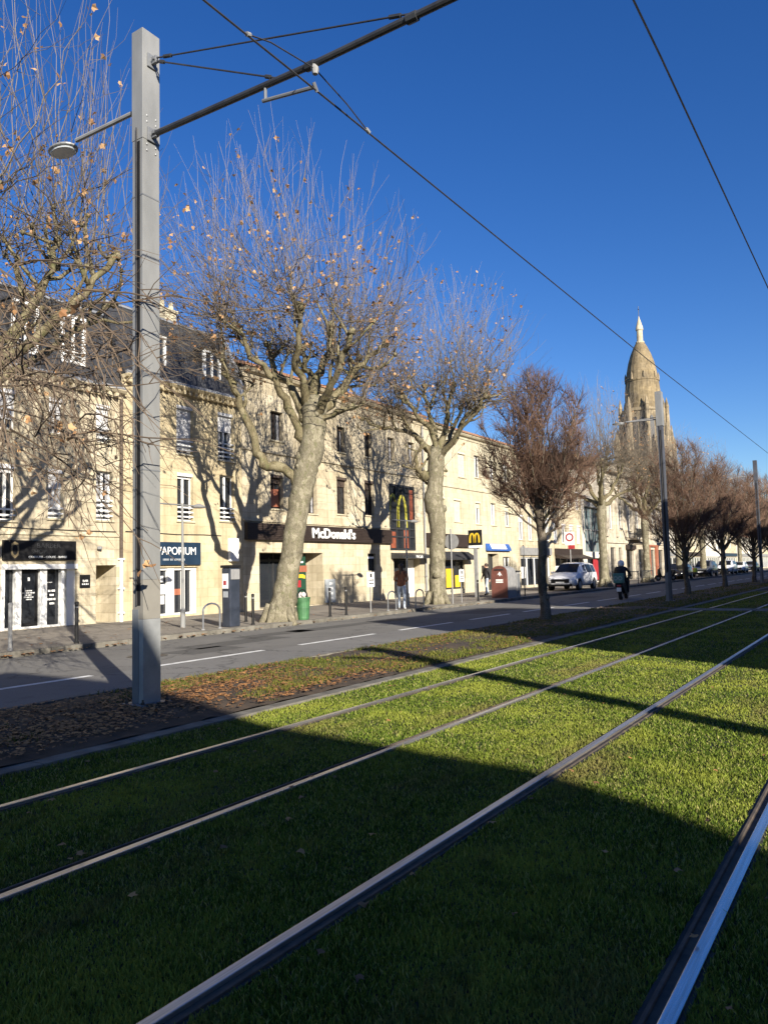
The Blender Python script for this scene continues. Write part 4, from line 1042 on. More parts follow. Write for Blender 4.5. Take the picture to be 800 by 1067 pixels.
def plane_tree(label, base, trunk, limbs, C, rh, rv, nshoot, seed, group, nleaf=300, heads_extra=(), droop=None, fuzz=9, zscale=1.0, sub=3, phimax=1.7, lr=.82):
    rr = random.Random(seed)
    t = thing('plane_tree', label, 'tree', base, group)
    B = Vector(base)
    def W(p): return B + RV * p[0] + DV * p[1] + UP * p[2]
    # trunk
    tp = catmull(trunk, 6); mb = MB(); pts = []; rad = []
    for i, p in enumerate(tp):
        pts.append(W(p) + Vector((rr.uniform(-.02, .02), rr.uniform(-.02, .02), 0))); rad.append(p[3] * rr.uniform(.95, 1.06))
    mb.tube(pts, rad, 14)
    for k in range(6):                                                # root flare
        a = k * math.pi / 3 + rr.uniform(-.3, .3); r0 = trunk[0][3]
        d = Vector((math.cos(a), math.sin(a), 0)); b0 = W(trunk[0])
        mb.tube([b0 + d * (r0 * .75) + UP * .55, b0 + d * (r0 * 1.05) + UP * .15, b0 + d * (r0 * 1.45) - UP * .1], [.10, .13, .08], 6)
    for k in range(7):
        i = rr.randrange(len(tp) // 5, len(tp) - 1); a = rr.uniform(0, 6.28)
        knob(mb, pts[i] + Vector((math.cos(a), math.sin(a), 0)) * rad[i] * .86, rad[i] * rr.uniform(.22, .42), rr)
    mb.build('trunk', [M['bark']], t, smooth=True)
    heads = []
    for li, lm in enumerate(limbs):
        lp_ = catmull(lm, 4); mb = MB()
        pts = [W(p) + Vector([rr.uniform(-.08, .08) for _ in range(3)]) * (1 if 0 < i < len(lp_) - 1 else 0) for i, p in enumerate(lp_)]
        rad = [p[3] * lr * rr.uniform(.85, 1.16) for p in lp_]
        mb.tube(pts, rad, 8)
        heads.append(pts[-1]); knob(mb, pts[-1], rad[-1] * 1.9, rr)
        n = len(pts)
        for k in range(sub if len(lm) > 2 else 1):
            i = int(n * rr.uniform(.45, .95)); i = min(i, n - 2)
            d = (pts[i + 1] - pts[i]).normalized(); s = Vector((rr.gauss(0, 1), rr.gauss(0, 1), rr.gauss(0, .5))); s = (s - d * s.dot(d)).normalized()
            q = pts[i]; path = [q]; dd = (d * .6 + s * .9 + UP * .25).normalized(); L_ = rr.uniform(.6, 1.5)
            for m in range(4):
                dd = (dd + UP * .18 + Vector([rr.gauss(0, .22) for _ in range(3)])).normalized(); q = q + dd * (L_ / 4); path.append(q)
            r0 = max(rad[i] * .55, .045); mb.tube(path, [r0, r0 * .9, r0 * .75, r0 * .65, r0 * .6], 6); knob(mb, q, r0 * 1.15, rr); heads.append(q)
            if rr.random() < .6: heads.append(path[2])
        mb.build('limb', M['limb'], t, smooth=True)
    for h in heads_extra: heads.append(W(h))
    cc = W(C); mb = MB(); lf = MB()
    def twig(p, d, L_, r0, up, n=4):
        path = [p]
        for m in range(n):
            d = (d + UP * up + Vector([rr.gauss(0, .19) for _ in range(3)])).normalized(); p = p + d * (L_ / n); path.append(p)
        mb.tube(path, [r0 * (1 - .75 * m / n) for m in range(n + 1)], 3, cap=False); return path
    leafpts = []
    for k in range(nshoot):
        az = rr.uniform(0, 6.283); ph = phimax * rr.random() ** .54
        f = rr.uniform(.80, 1.04) if rr.random() < .75 else rr.uniform(.5, .85)
        T = cc + (RV * math.cos(az) + DV * math.sin(az)) * (rh * math.sin(ph) * f) + UP * (rv * math.cos(ph) * f)
        H = min(rr.sample(heads, min(6, len(heads))), key=lambda h: (Vector((h.x, h.y, h.z * .3)) - Vector((T.x, T.y, T.z * .3))).length)
        D = T - H; K = H + Vector((D.x * .58, D.y * .58, D.z * .42)) + Vector([rr.gauss(0, .25) for _ in range(3)])
        n = 8; path = []
        for m in range(n + 1):
            u = m / n; path.append(H.lerp(K, u).lerp(K.lerp(T, u), u) + Vector([rr.gauss(0, .04) for _ in range(3)]))
        r0 = rr.uniform(.008, .0165); mb.tube(path, [r0 * (1 - .78 * m / n) for m in range(n + 1)], 4, cap=False)
        for m in range(rr.randint(3, 6)):
            i = rr.randint(1, n - 1); d = (path[i + 1] - path[i]).normalized() if i < n else UP
            s = Vector((rr.gauss(0, 1), rr.gauss(0, 1), rr.gauss(0, .4))).normalized()
            lng = m < 2 and i < 6
            pt = twig(path[i], (d * (1.0 if lng else .75) + s * (.55 if lng else .75)).normalized(), rr.uniform(1.2, 2.6) if lng else rr.uniform(.3, 1.1), .008 if lng else .006, .12, 6 if lng else 4)
            if rr.random() < .5: leafpts.append(pt[rr.randint(1, 4)])
        if rr.random() < .7: leafpts.append(path[rr.randint(2, 6)])
    for h in heads:
        for m in range(fuzz):
            d = Vector((rr.gauss(0, 1), rr.gauss(0, 1), rr.gauss(.35, .8))).normalized()
            pt = twig(h, d, rr.uniform(.3, 1.1), .008, .1)
            if rr.random() < .35: leafpts.append(pt[-1])
    if droop:
        mb.cur = 1
        for k in range(droop[0]):
            p = W((rr.uniform(*droop[1]), rr.uniform(*droop[2]), rr.uniform(*droop[3])))
            d = (RV * rr.uniform(.1, 1.0) + DV * rr.uniform(-1, .6) + UP * rr.uniform(-.7, .25)).normalized()
            L_ = rr.uniform(1.0, 2.6); path = [p]
            for m in range(7):
                d = (d - UP * rr.uniform(-.10, .22) + Vector([rr.gauss(0, .17) for _ in range(3)])).normalized(); p = p + d * (L_ / 7); path.append(p)
            mb.tube(path, [.012 * (1 - .7 * m / 7) for m in range(8)], 4, cap=False)
            for m in range(5):
                i = rr.randint(1, 6); pt = twig(path[i], ((path[i + 1] - path[i]).normalized() + Vector([rr.gauss(0, .7) for _ in range(3)])).normalized(), rr.uniform(.3, .9), .008, -.05)
                if rr.random() < .3: leafpts.append(pt[-1])
    mb.build('crown', [M['shoot'], M['droop']], t)
    rr.shuffle(leafpts)
    for p in leafpts[:nleaf]:
        for k in range(rr.choice((1, 1, 2, 3))): leaf_at(lf, p + Vector([rr.gauss(0, .06) for _ in range(3)]), rr.uniform(.05, .10), rr)
    props(lf.build('leaves', M['tree_leaf'], t), kind='stuff')
    return t
GP = 'pollarded plane trees along the pavement'
# first full plane tree: leaning trunk, elbowed left limb
plane_tree('big leaning plane tree with an elbowed left limb, standing beside the green litter bin', (-15.88, 18.15, .1),
  [(0, 0, 0, .50), (.17, 0, .7, .38), (.32, 0, 1.6, .335), (.60, 0, 3.2, .32), (.88, .0, 4.6, .37), (1.10, 0, 5.4, .37), (1.22, 0, 6.6, .39), (1.26, .05, 7.0, .28)],
  [[(.75, 0, 4.3, .20), (.22, -.1, 4.72, .21), (-.42, -.15, 4.95, .19), (-.72, -.1, 5.75, .15), (-1.1, 0, 6.8, .12), (-1.5, .1, 7.7, .11), (-1.75, .2, 8.5, .09)],
   [(1.0, 0, 6.2, .24), (.62, .1, 6.9, .18), (.42, .2, 7.5, .14), (-.05, .3, 7.9, .11), (-.35, .5, 8.9, .08)],
   [(.9, 0, 5.6, .2), (.42, -.4, 6.6, .15), (.05, -.8, 7.4, .12), (-.55, -1.1, 8.1, .10), (-1.0, -1.4, 8.9, .08)],
   [(1.1, 0, 6.6, .26), (1.3, 0, 7.7, .18), (1.68, .1, 8.4, .14), (1.78, .2, 9.4, .10)],
   [(1.1, 0, 6.7, .22), (1.05, .5, 7.6, .16), (.85, 1.2, 8.4, .12), (.7, 1.9, 9.2, .09)],
   [(1.1, 0, 6.2, .24), (1.9, .1, 7.1, .16), (2.45, .2, 7.8, .13), (2.9, .3, 8.3, .11), (3.5, .4, 8.8, .08)],
   [(1.1, 0, 6.3, .2), (1.7, -.7, 7.0, .14), (2.2, -1.4, 7.7, .11), (2.5, -1.9, 8.5, .08)],
   [(1.15, 0, 6.5, .2), (1.8, .9, 7.3, .14), (2.3, 1.7, 8.1, .11), (2.6, 2.3, 8.9, .08)],
   [(1.1, 0, 6.0, .13), (1.75, -.3, 6.35, .10), (2.4, -.5, 6.55, .07)],
   [(1.05, 0, 6.7, .2), (.8, -.8, 7.7, .14), (.9, -1.5, 8.6, .10), (1.0, -1.9, 9.3, .08)]],
  (.1, .2, 9.2), 5.2, 6.9, 470, 21, GP, 700, fuzz=8, sub=5)
plane_tree('upright plane tree with a burl and hooked left branch stub, outside the restaurant', (-16.2, 28.6, .1),
  [(0, 0, 0, .44), (.03, 0, .8, .36), (.08, 0, 2.2, .335), (.12, 0, 3.4, .34), (.0, 0, 4.35, .42), (.05, 0, 5.0, .34), (.16, 0, 6.3, .36), (.2, 0, 6.8, .25)],
  [[(.1, 0, 6.1, .16), (-.3, -.1, 6.75, .12), (-.55, -.2, 6.7, .10), (-.75, -.2, 6.2, .10), (-.62, -.2, 5.6, .13), (-.38, -.15, 5.5, .13)],
   [(.1, 0, 6.3, .2), (-.5, .1, 7.1, .14), (-1.4, .2, 7.6, .11), (-2.2, .2, 7.75, .09), (-3.0, .2, 8.1, .07)],
   [(.2, 0, 6.4, .2), (.0, -.4, 7.3, .14), (-.7, -.9, 8.0, .11), (-1.3, -1.3, 8.7, .08)],
   [(.2, 0, 6.5, .22), (.1, .3, 7.6, .15), (-.1, .5, 8.7, .11), (-.2, .7, 9.6, .08)],
   [(.2, 0, 6.5, .22), (.6, -.2, 7.5, .15), (.8, -.3, 8.5, .11), (1.0, -.4, 9.4, .08)],
   [(.2, 0, 6.3, .2), (.9, .1, 7.0, .15), (1.3, .2, 7.7, .12), (1.9, .3, 8.4, .09), (2.6, .4, 9.0, .07)],
   [(.2, 0, 6.3, .2), (.8, .8, 7.2, .13), (1.2, 1.6, 8.0, .10), (1.5, 2.2, 8.9, .08)],
   [(.2, 0, 6.3, .2), (-.6, .9, 7.3, .13), (-1.1, 1.6, 8.2, .10), (-1.4, 2.1, 9.0, .08)],
   [(.2, 0, 6.2, .18), (.9, -.7, 7.0, .12), (1.6, -1.4, 7.7, .10), (2.1, -1.9, 8.5, .08)]],
  (.5, .2, 8.9), 4.7, 6.3, 430, 22, GP, 620, fuzz=9, sub=5)
# the tree whose crown fills the upper left corner
plane_tree('plane tree at the left edge whose drooping twigs hang before the barber shop house', (-16.1, 7.2, .1),
  [(0, 0, 0, .48), (.05, 0, 1.5, .36), (.1, 0, 3.2, .35), (.15, 0, 4.6, .40), (.2, 0, 5.0, .25)],
  [[(.1, 0, 4.3, .22), (1.2, -.2, 5.0, .17), (2.35, -.3, 5.75, .135), (3.3, -.3, 6.6, .115), (3.85, -.2, 7.15, .10), (4.3, 0, 7.9, .08)],
   [(.2, 0, 4.6, .2), (1.0, .5, 5.8, .15), (2.0, .9, 7.0, .12), (2.6, 1.2, 8.2, .09)],
   [(.2, 0, 4.6, .2), (.8, -.6, 6.0, .14), (1.7, -1.0, 7.4, .11), (2.3, -1.2, 8.6, .08)],
   [(.2, 0, 4.7, .2), (.3, .2, 6.2, .15), (.6, .4, 7.8, .11), (.8, .5, 9.2, .08)],
   [(.2, 0, 4.6, .2), (-1.0, .3, 5.8, .15), (-2.0, .4, 7.0, .12), (-2.8, .5, 8.0, .09)],
   [(.2, 0, 4.6, .2), (-.4, -1.2, 5.8, .15), (-.8, -2.2, 7.0, .12), (-1.0, -2.8, 8.0, .09)],
   [(.2, 0, 4.6, .18), (1.5, 1.6, 6.0, .13), (2.4, 2.6, 7.2, .10), (3.2, 3.0, 8.0, .08)],
   [(1.8, -.25, 5.4, .12), (2.6, -.1, 6.6, .10), (3.0, .0, 7.6, .09), (3.1, .1, 8.3, .07)]],
  (.6, .0, 8.6), 5.0, 7.2, 320, 23, GP, 300, lr=.68, droop=(110, (1.6, 4.3), (-1.2, 1.0), (3.4, 7.0)), fuzz=8, sub=6)
plane_tree('plane tree outside the left edge whose dark twigs cross the near mast', (-8.3, 1.5, .03),
  [(0, 0, 0, .36), (.02, 0, 1.5, .27), (.0, 0, 3.2, .26), (.05, .05, 4.2, .24)],
  [[(0, 0, 3.9, .18), (.6, .7, 4.9, .12), (1.2, 1.4, 5.6, .09), (1.6, 1.95, 5.9, .06)], [(0, 0, 4.0, .18), (-.8, .3, 5.2, .12), (-1.5, .5, 6.4, .08)], [(0, 0, 4.0, .16), (-.3, -.9, 5.3, .11), (-.5, -1.6, 6.5, .08)]],
  (-.6, -.4, 6.8), 2.6, 5.0, 0, 29, 'plane trees on the planted strip', 12, droop=(48, (1.5, 3.0), (2.1, 3.2), (3.0, 5.4)), fuzz=2)
plane3 = plane_tree('plane tree with spreading candelabra limbs just beyond the white car', (-16.2, 51.6, .1),
  [(0, 0, 0, .40), (.0, 0, 1.0, .29), (-.04, 0, 3.0, .265), (.0, 0, 5.2, .31), (.0, 0, 5.9, .26)],
  [[(0, 0, 5.4, .22), (-.9, .1, 6.0, .16), (-1.9, .2, 6.4, .13), (-2.6, .3, 7.2, .10)], [(0, 0, 5.6, .22), (-.7, .3, 6.8, .15), (-1.2, .5, 7.8, .11), (-1.6, .6, 8.6, .08)],
   [(0, 0, 5.8, .22), (.0, -.2, 7.0, .15), (.3, -.4, 8.2, .11), (.4, -.5, 9.0, .08)], [(0, 0, 5.6, .22), (.8, .2, 6.6, .15), (1.4, .3, 7.6, .11), (1.8, .4, 8.5, .08)],
   [(0, 0, 5.4, .22), (1.0, -.2, 6.1, .15), (2.0, -.3, 6.6, .12), (2.7, -.3, 7.3, .09)], [(0, 0, 5.5, .2), (.3, 1.2, 6.5, .14), (.5, 2.1, 7.4, .10), (.6, 2.7, 8.3, .08)],
   [(0, 0, 5.5, .2), (-.3, -1.2, 6.5, .14), (-.5, -2.1, 7.4, .10), (-.6, -2.7, 8.3, .08)]],
  (0, 0, 8.4), 4.3, 6.4, 380, 24, GP, 260, fuzz=10)
for k, (y, rz, lb) in enumerate(((62.5, 1.1, 'bare plane tree before the ornate stone building, left of the dark far mast'), (73.5, 2.4, 'bare plane tree showing pale shoots just right of the church tower'), (84.5, 4.0, 'distant plane tree behind the first far red twigged tree'),
                          (96, .6, 'distant plane tree with pale shoots above the second far red twigged tree'), (108, 5.2, 'very distant plane tree behind the third far red twigged tree'), (121, 2.0, 'last plane tree one can make out towards the right edge'))):
    copy_thing(plane3, (-16.2, y, .1), rz, lb, GP, 1.0 + .04 * ((k * 7) % 3 - 1))


def plum_tree(label, base, seed, group, fork=3.1, C=5.15, rh=1.72, rv=2.35, nl=15, dense=1.0):
    rr = random.Random(seed)
    t = thing('plum_tree', label, 'tree', base, group); B = Vector(base)
    mb = MB(); tp = catmull([(0, 0, -.05, .20), (.02, .0, .35, .145), (-.05, .03, 1.2, .125), (.0, 0, 2.2, .122), (-.05, .0, fork, .135), (-.05, 0, fork + .35, .09)], 5)
    mb.tube([B + RV * p[0] + DV * p[1] + UP * p[2] + Vector((rr.uniform(-.012, .012), rr.uniform(-.012, .012), 0)) for p in tp], [p[3] * rr.uniform(.93, 1.08) for p in tp], 10)
    for k in range(5):
        i = rr.randrange(4, len(tp) - 2); a = rr.uniform(0, 6.28); knob(mb, B + RV * tp[i][0] + DV * tp[i][1] + UP * tp[i][2] + Vector((math.cos(a), math.sin(a), 0)) * .12, .07, rr)
    mb.build('trunk', M['bark_dark'], t, smooth=True)
    lm = MB(); tw = MB()
    def env(az, ph, f):
        r = rh * math.sin(ph) * f
        return B + Vector((math.cos(az) * r, math.sin(az) * r, C + rv * math.cos(ph) * f))
    def grow(p, d, L_, r0, up, n, mesh, sides, wob, chk=False):
        if chk:
            for _ in range(3):
                if not inside(p + (d + UP * up * 2).normalized() * L_, 1.06): L_ *= .62
        path = [p]
        for m in range(n):
            d = (d + UP * up + Vector([rr.gauss(0, wob) for _ in range(3)])).normalized(); p = p + d * (L_ / n); path.append(p)
        mesh.tube(path, [r0 * (1 - .7 * m / n) for m in range(n + 1)], sides, cap=False); return path
    def inside(q, f=1.04):
        v_ = q - B; return (v_.x / rh) ** 2 + (v_.y / rh) ** 2 + ((v_.z - C) / rv) ** 2 < f
    for k in range(nl):
        az = k * 2.4 + rr.uniform(-.3, .3); ph = (.12 + 1.98 * (k / nl)) if k else .05
        T = env(az, ph, rr.uniform(.86, .98)); S = B + Vector((-.04, 0, fork + rr.uniform(-.55, .25) if ph < 1.3 else fork - rr.uniform(.2, .85)))
        D = T - S; K = S + Vector((D.x * .6, D.y * .6, D.z * .42)); n = 9; path = []
        for m in range(n + 1):
            u = m / n; path.append(S.lerp(K, u).lerp(K.lerp(T, u), u) + Vector([rr.gauss(0, .03) for _ in range(3)]) * (1 if m else 0))
        r0 = rr.uniform(.032, .05); lm.tube(path, [r0 * (1 - .8 * m / n) for m in range(n + 1)], 6, cap=False)
        for m in range(int(20 * dense)):
            i = rr.randint(2, n - 1); d = (path[i + 1] - path[i]).normalized()
            s = Vector((rr.gauss(0, 1), rr.gauss(0, 1), rr.gauss(0, .6))).normalized()
            p2 = grow(path[i], (d * .9 + s * .85).normalized(), rr.uniform(.45, 1.1), .012, .07, 5, tw, 4, .09, True)
            for q in range(int(12 * dense)):
                j = rr.randint(1, 4); d2 = (p2[j + 1] - p2[j]).normalized(); s2 = Vector((rr.gauss(0, 1), rr.gauss(0, 1), rr.gauss(0, .7))).normalized()
                p3 = grow(p2[j], (d2 * 1.0 + s2 * .65).normalized(), rr.uniform(.3, .8), .0068, .08, 3, tw, 3, .09, True)
                if rr.random() < .7: grow(p3[1], ((p3[2] - p3[1]).normalized() + Vector([rr.gauss(0, .4) for _ in range(3)])).normalized(), rr.uniform(.15, .45), .006, .1, 2, tw, 3, .1)
    lm.build('limbs', M['bark_dark'], t); tw.build('crown', M['twig_plum'], t)
    return t
GQ = 'red twigged trees on the planted strip'
plum = plum_tree('round brown twigged tree with slim dark trunk, nearest on the planted strip', (-8.48, 21.3, .03), 31, GQ, nl=22, dense=1.0, rh=1.85, rv=2.4)
plum2 = plum_tree('model', (-8.6, 40.6, .03), 32, GQ, fork=2.3, C=5.0, rh=2.75, rv=2.9, nl=24, dense=1.0)
props(plum2, 'dark reddish tree standing just right of the dark mast')
plum3 = plum_tree('model', (-8.7, 51.6, .03), 47, GQ, fork=2.6, C=5.2, rh=2.6, rv=2.9, nl=21, dense=1.05)
props(plum3, 'second reddish tree right of the dark mast, wide and dense')
for k, (y, rz, lb) in enumerate(((51.6, 1.3, 'second reddish tree right of the dark mast, wide and dense'), (62.6, 2.6, 'third reddish tree right of the dark mast, near the right edge'), (73.5, 4.1, 'fourth reddish tree from the dark mast, cut by the right edge'), (85, 5.0, 'fifth reddish tree from the dark mast, beyond the right edge'), (97, .8, 'last reddish tree of the row, lost behind the others'))):
    if k: copy_thing((plum2, plum3)[(k // 2) % 2], (-8.6 + .1 * (k % 2), y, .03), rz, lb, GQ, 1 + .06 * (k % 3))

# ------------------------------------------------------------------ street furniture
PZ = .12
def bollard(x, y, label, h=.92, r=.042, mat='black'):
    t = thing('bollard', label, 'bollard', (x, y, PZ), 'thin bollards along the kerb')
    MB().lathe([(r * 1.35, 0), (r * 1.35, .04), (r, .05), (r, h - .06), (r * 1.15, h - .055), (r * 1.15, h - .02), (r * .6, h)], (x, y, PZ), 12).build('post', M[mat], t)
    MB().lathe([(r * 1.02, 0), (r * 1.02, .03)], (x, y, PZ + h - .14), 12).build('collar', M['grey'], t)
for y, lb, h, mt in ((9.26, 'grey bollard before the left pane of the barber shop front', 1.0, 'grey'), (10.84, 'black bollard before the plaque right of the barber shop', .95, 'black'), (16.63, 'black bollard just left of the leaning plane tree', .9, 'black'),
                 (17.6, 'bollard half hidden behind the trunk of the leaning plane tree', .9, 'black'), (20.3, 'black bollard just right of the green litter bin', .95, 'black'), (21.2, 'black bollard left of the first white parking notice', .95, 'black'),
                 (31.2, 'black bollard between the second plane tree and the brown container', .95, 'black')):
    bollard(-15.55 if y != 17.6 else -16.75, y, lb, h, mat=mt)
def hoop(x, y, label, w_=.62, h=.70, mat='alloy'):
    t = thing('bike_hoop', label, 'bike rack', (x, y, PZ), 'steel bicycle hoops')
    pts = [(x, y - w_ / 2, PZ), (x, y - w_ / 2, PZ + h - .2)]
    for k in range(1, 8):
        a = math.pi * k / 8; pts.append((x, y - math.cos(a) * w_ / 2, PZ + h - .2 + .2 * math.sin(a)))
    pts += [(x, y + w_ / 2, PZ + h - .2), (x, y + w_ / 2, PZ)]
    MB().tube(pts, .026, 8).build('tube', M[mat], t)
    mb = MB()
    for s in (-1, 1): mb.lathe([(.06, 0), (.06, .012), (.03, .03)], (x, y + s * w_ / 2, PZ + .001), 10)
    mb.build('foot_plates', M['grey'], t)
hoop(-15.55, 15.0, 'steel bicycle hoop beside the dark parking meter')
hoop(-15.5, 26.0, 'steel bicycle hoop in front of the second plane tree'); hoop(-15.5, 24.0, 'steel bicycle hoop behind the woman in the brown jacket', .55)
# parking meter
t = thing('parking_meter', 'dark blue parking meter column on the pavement left of the leaning plane tree', 'parking meter', (-15.7, 15.9, PZ))
x, y = -15.7, 15.9
MB().box((x - .16, y - .2, PZ), (x + .16, y + .2, 1.78), .03).build('body', M['meter'], t)
MB().box((x - .19, y - .23, 1.781), (x + .19, y + .23, 1.86), .02).build('cap', M['black'], t)
MB().box((x + .161, y - .17, 1.45), (x + .185, y + .17, 1.74), .008).build('head_panel', M['grey'], t)
mb = MB(); mb.box((x - .12, y - .225, 1.2), (x + .10, y - .201, 1.62), .005); lbp = mb.build('label_panel', M['white'], t)
MB().box((x - .06, y - .232, 1.3), (x + .04, y - .226, 1.42)).build('red_label', M['red'], lbp)
MB().box((x - .1, y - .215, .95), (x + .08, y - .201, 1.12), .004).build('ticket_slot', M['greypanel'], t)
# litter bin
t = thing('litter_bin', 'round green litter bin with rubbish heaped on top beside the leaning plane tree', 'litter bin', (-15.5, 18.85, PZ)); x, y = -15.5, 18.85
MB().lathe([(.17, 0), (.18, .02), (.225, .68), (.225, .70), (.19, .70), (.18, .5)], (x, y, PZ), 18).build('bin_body', M['green'], t)
for z in (.05, .35, .66): MB().lathe([(.175 + z * .075 + .008, 0), (.175 + z * .075 + .012, .015), (.175 + z * .075 + .01, .03)], (x, y, PZ + z), 18).build('hoop', M['green'], t)
mb = MB(); rr = random.Random(4)
for k in range(7): knob(mb, (x + rr.uniform(-.1, .1), y + rr.uniform(-.1, .1), PZ + .72 + rr.uniform(0, .07)), .08, rr)
props(mb.build('rubbish', M['trash']), 'pale rubbish heaped on top of the green litter bin', 'rubbish')
mb = MB(); pts = [(x - .02, y - .23, PZ + .66)] + [(x - .02, y - math.cos(math.pi * k / 8) * .23, PZ + .72 + .22 * math.sin(math.pi * k / 8)) for k in range(9)] + [(x - .02, y + .23, PZ + .66)]
mb.tube(pts, .022, 6); mb.build('handle', M['black'], t)
# notice posts
def notice(x, y, label):
    t = thing('parking_notice', label, 'sign', (x, y, PZ), 'white parking notices on thin posts')
    MB().tube([(x, y, PZ), (x, y, 1.6)], .022, 8).build('post', M['grey'], t)
    b = MB().box((x + .024, y - .22, 1.02), (x + .04, y + .22, 1.55), .004).build('board', M['white'], t)
    mb = MB(); mb.box((x + .041, y - .06, 1.36), (x + .044, y + .06, 1.5)); strokes(mb, x + .041, y - .15, y + .17, 1.24, .05, 3); strokes(mb, x + .041, y - .13, y + .15, 1.12, .05, 4)
    mb.build('printed_marks', M['black'], b)
notice(-15.6, 22.75, 'white parking notice on a thin post before the restaurant wall'); notice(-15.7, 29.9, 'white parking notice on a thin post right of the second plane tree')
# pedestrian lamps
def small_lamp(x, y, label):
    t = thing('street_lamp', label, 'street lamp', (x, y, PZ), 'slender pavement lamps')
    MB().lathe([(.075, 0), (.075, .5), (.045, .55), (.032, 3.55)], (x, y, PZ), 10).build('post', M['galv'], t)
    MB().tube([(x, y - 1.0, 3.62), (x, y + .45, 3.62)], .022, 6).build('arm', M['galv'], t)
    MB().lathe([(.2, -.03), (.22, 0), (.12, .06), (.03, .09)], (x, y + .62, 3.60), 14).build('lamp_head', M['grey'], t)
small_lamp(-16.9, 15.2, 'slender lamp with flat disc head before the navy shop sign'); small_lamp(-16.6, 26.9, 'slender lamp with flat disc head before the glazed bay')
# back of a round road sign, the yellow emblem totem, plain post
t = thing('road_sign', 'grey back of a round road sign on a post right of the second plane tree', 'sign', (-15.6, 28.9, PZ))
MB().tube([(-15.6, 28.9, PZ), (-15.6, 28.9, 3.3)], .03, 8).build('post', M['grey'], t)
mb = MB(); n = 20
mb.prism([(-15.6 + .34 * math.cos(2 * math.pi * k / n), 2.75 + .34 * math.sin(2 * math.pi * k / n)) for k in range(n)], 1, 28.94, 28.96); mb.build('disc', M['grey'], t)
t = thing('emblem_totem', 'black square sign with golden arches on a post beside the annex building', 'sign', (-17.5, 35.2, PZ)); x, y = -17.5, 35.0
MB().box((x - .09, y - .06, PZ), (x + .09, y + .06, 2.6), .01).build('post', M['grey'], t)
b = MB().box((x - .36, y - .07, 2.75), (x + .36, y + .07, 3.52), .015).build('board', M['black'], t)
def m_front(mb, xc, yf, zb, wdt, hgt, th):      # arches on a face looking along -Y
    tmp = MB(); golden_m(tmp, 0, 0, zb, wdt, hgt, th, .012)
    mb.add([(xc + p[1], yf - p[0], p[2]) for p in tmp.v], tmp.f)
mb = MB(); m_front(mb, x, y - .072, 2.88, .54, .5, .10); mb.build('emblem', M['yellow'], b)
mb = MB(); golden_m(mb, x + .362, y, 2.86, .12, .5, .03, .01); MB().box((x - .36, y - .06, 2.61), (x + .36, y + .06, 2.745), .01).build('lower_strip', M['white'], t)
t = thing('sign_post', 'plain dark post right of the brown container', 'post', (-15.6, 36.6, PZ))
MB().tube([(-15.6, 36.6, PZ), (-15.6, 36.6, 2.7)], .035, 8).build('post', M['dark_metal'], t); MB().box((-15.62, 36.4, 2.2), (-15.58, 36.8, 2.65), .01).build('sign_plate', M['grey'], t)
# clothes container and cabinet beside it
t = thing('clothes_container', 'brown red collection container with curved top and white mark on the pavement', 'container', (-16.0, 34.5, PZ))
x0, x1, y0, y1 = -16.45, -15.6, 34.5, 35.1
prof = [(x0, .12)] + [(x0 + .0, 1.2)] + [((x0 + x1) / 2 - math.cos(math.pi * k / 8) * (x1 - x0) / 2, 1.2 + .48 * math.sin(math.pi * k / 8) ** .6) for k in range(1, 8)] + [(x1, 1.2), (x1, .12)]
MB().prism(prof, 1, y0, y1 - .55).build('shell', M['brick_red'], t)
MB().prism([(a, b_ * .985) for a, b_ in prof], 1, y1 - .549, y1 + .45).build('side_shell', M['grey'], t)
mb = MB(); xm = (x0 + x1) / 2 + .02
mb.prism([(xm - .12, 1.22), (xm + .02, 1.40), (xm + .14, 1.2), (xm + .05, 1.24), (xm + .02, 1.16), (xm - .04, 1.26)], 1, y0 - .012, y0 - .002)
mb.box((xm - .2, y0 - .012, .95), (xm + .18, y0 - .002, 1.02)); mb.box((xm - .2, y0 - .012, .85), (xm + .18, y0 - .002, .92)); mb.build('white_mark', M['white'], t)
MB().box((x0 + .18, y0 - .03, 1.46), (x1 - .18, y0 - .002, 1.52), .01).build('flap', M['dark_metal'], t)
t = thing('utility_cabinet', 'grey street cabinet with a dark edge behind the brown red container', 'cabinet', (-16.6, 36.6, PZ))
MB().box((-16.7, 36.0, PZ), (-15.75, 36.4, 1.35), .03).build('body', M['grey'], t); MB().box((-16.74, 35.96, 1.351), (-15.71, 36.44, 1.42), .015).build('lid', M['dark_metal'], t); MB().box((-15.748, 36.05, .3), (-15.735, 36.35, 1.25)).build('door', M['galv_dark'], t)
# red and white round sign panel by the glazed block
t = thing('roundel_sign', 'white panel with a red ring and small red plate beside the glazed office block', 'sign', (-17.6, 51.0, PZ)); x, y = -17.9, 49.9
MB().tube([(x, y, PZ), (x, y, 3.9)], .035, 8).build('post', M['grey'], t)
b = MB().box((x - .33, y - .07, 2.98), (x + .33, y - .04, 3.86), .01).build('panel', M['white'], t)
mb = MB(); n = 24
for k in range(n):
    a, c = 2 * math.pi * k / n, 2 * math.pi * (k + 1) / n
    mb.quad((x + .28 * math.cos(a), y - .075, 3.5 + .28 * math.sin(a)), (x + .28 * math.cos(c), y - .075, 3.5 + .28 * math.sin(c)), (x + .18 * math.cos(c), y - .075, 3.5 + .18 * math.sin(c)), (x + .18 * math.cos(a), y - .075, 3.5 + .18 * math.sin(a)))
mb.build('red_ring', M['red'], b); MB().box((x - .12, y - .08, 2.72), (x + .34, y - .05, 2.96)).build('red_plate', M['red'], t)
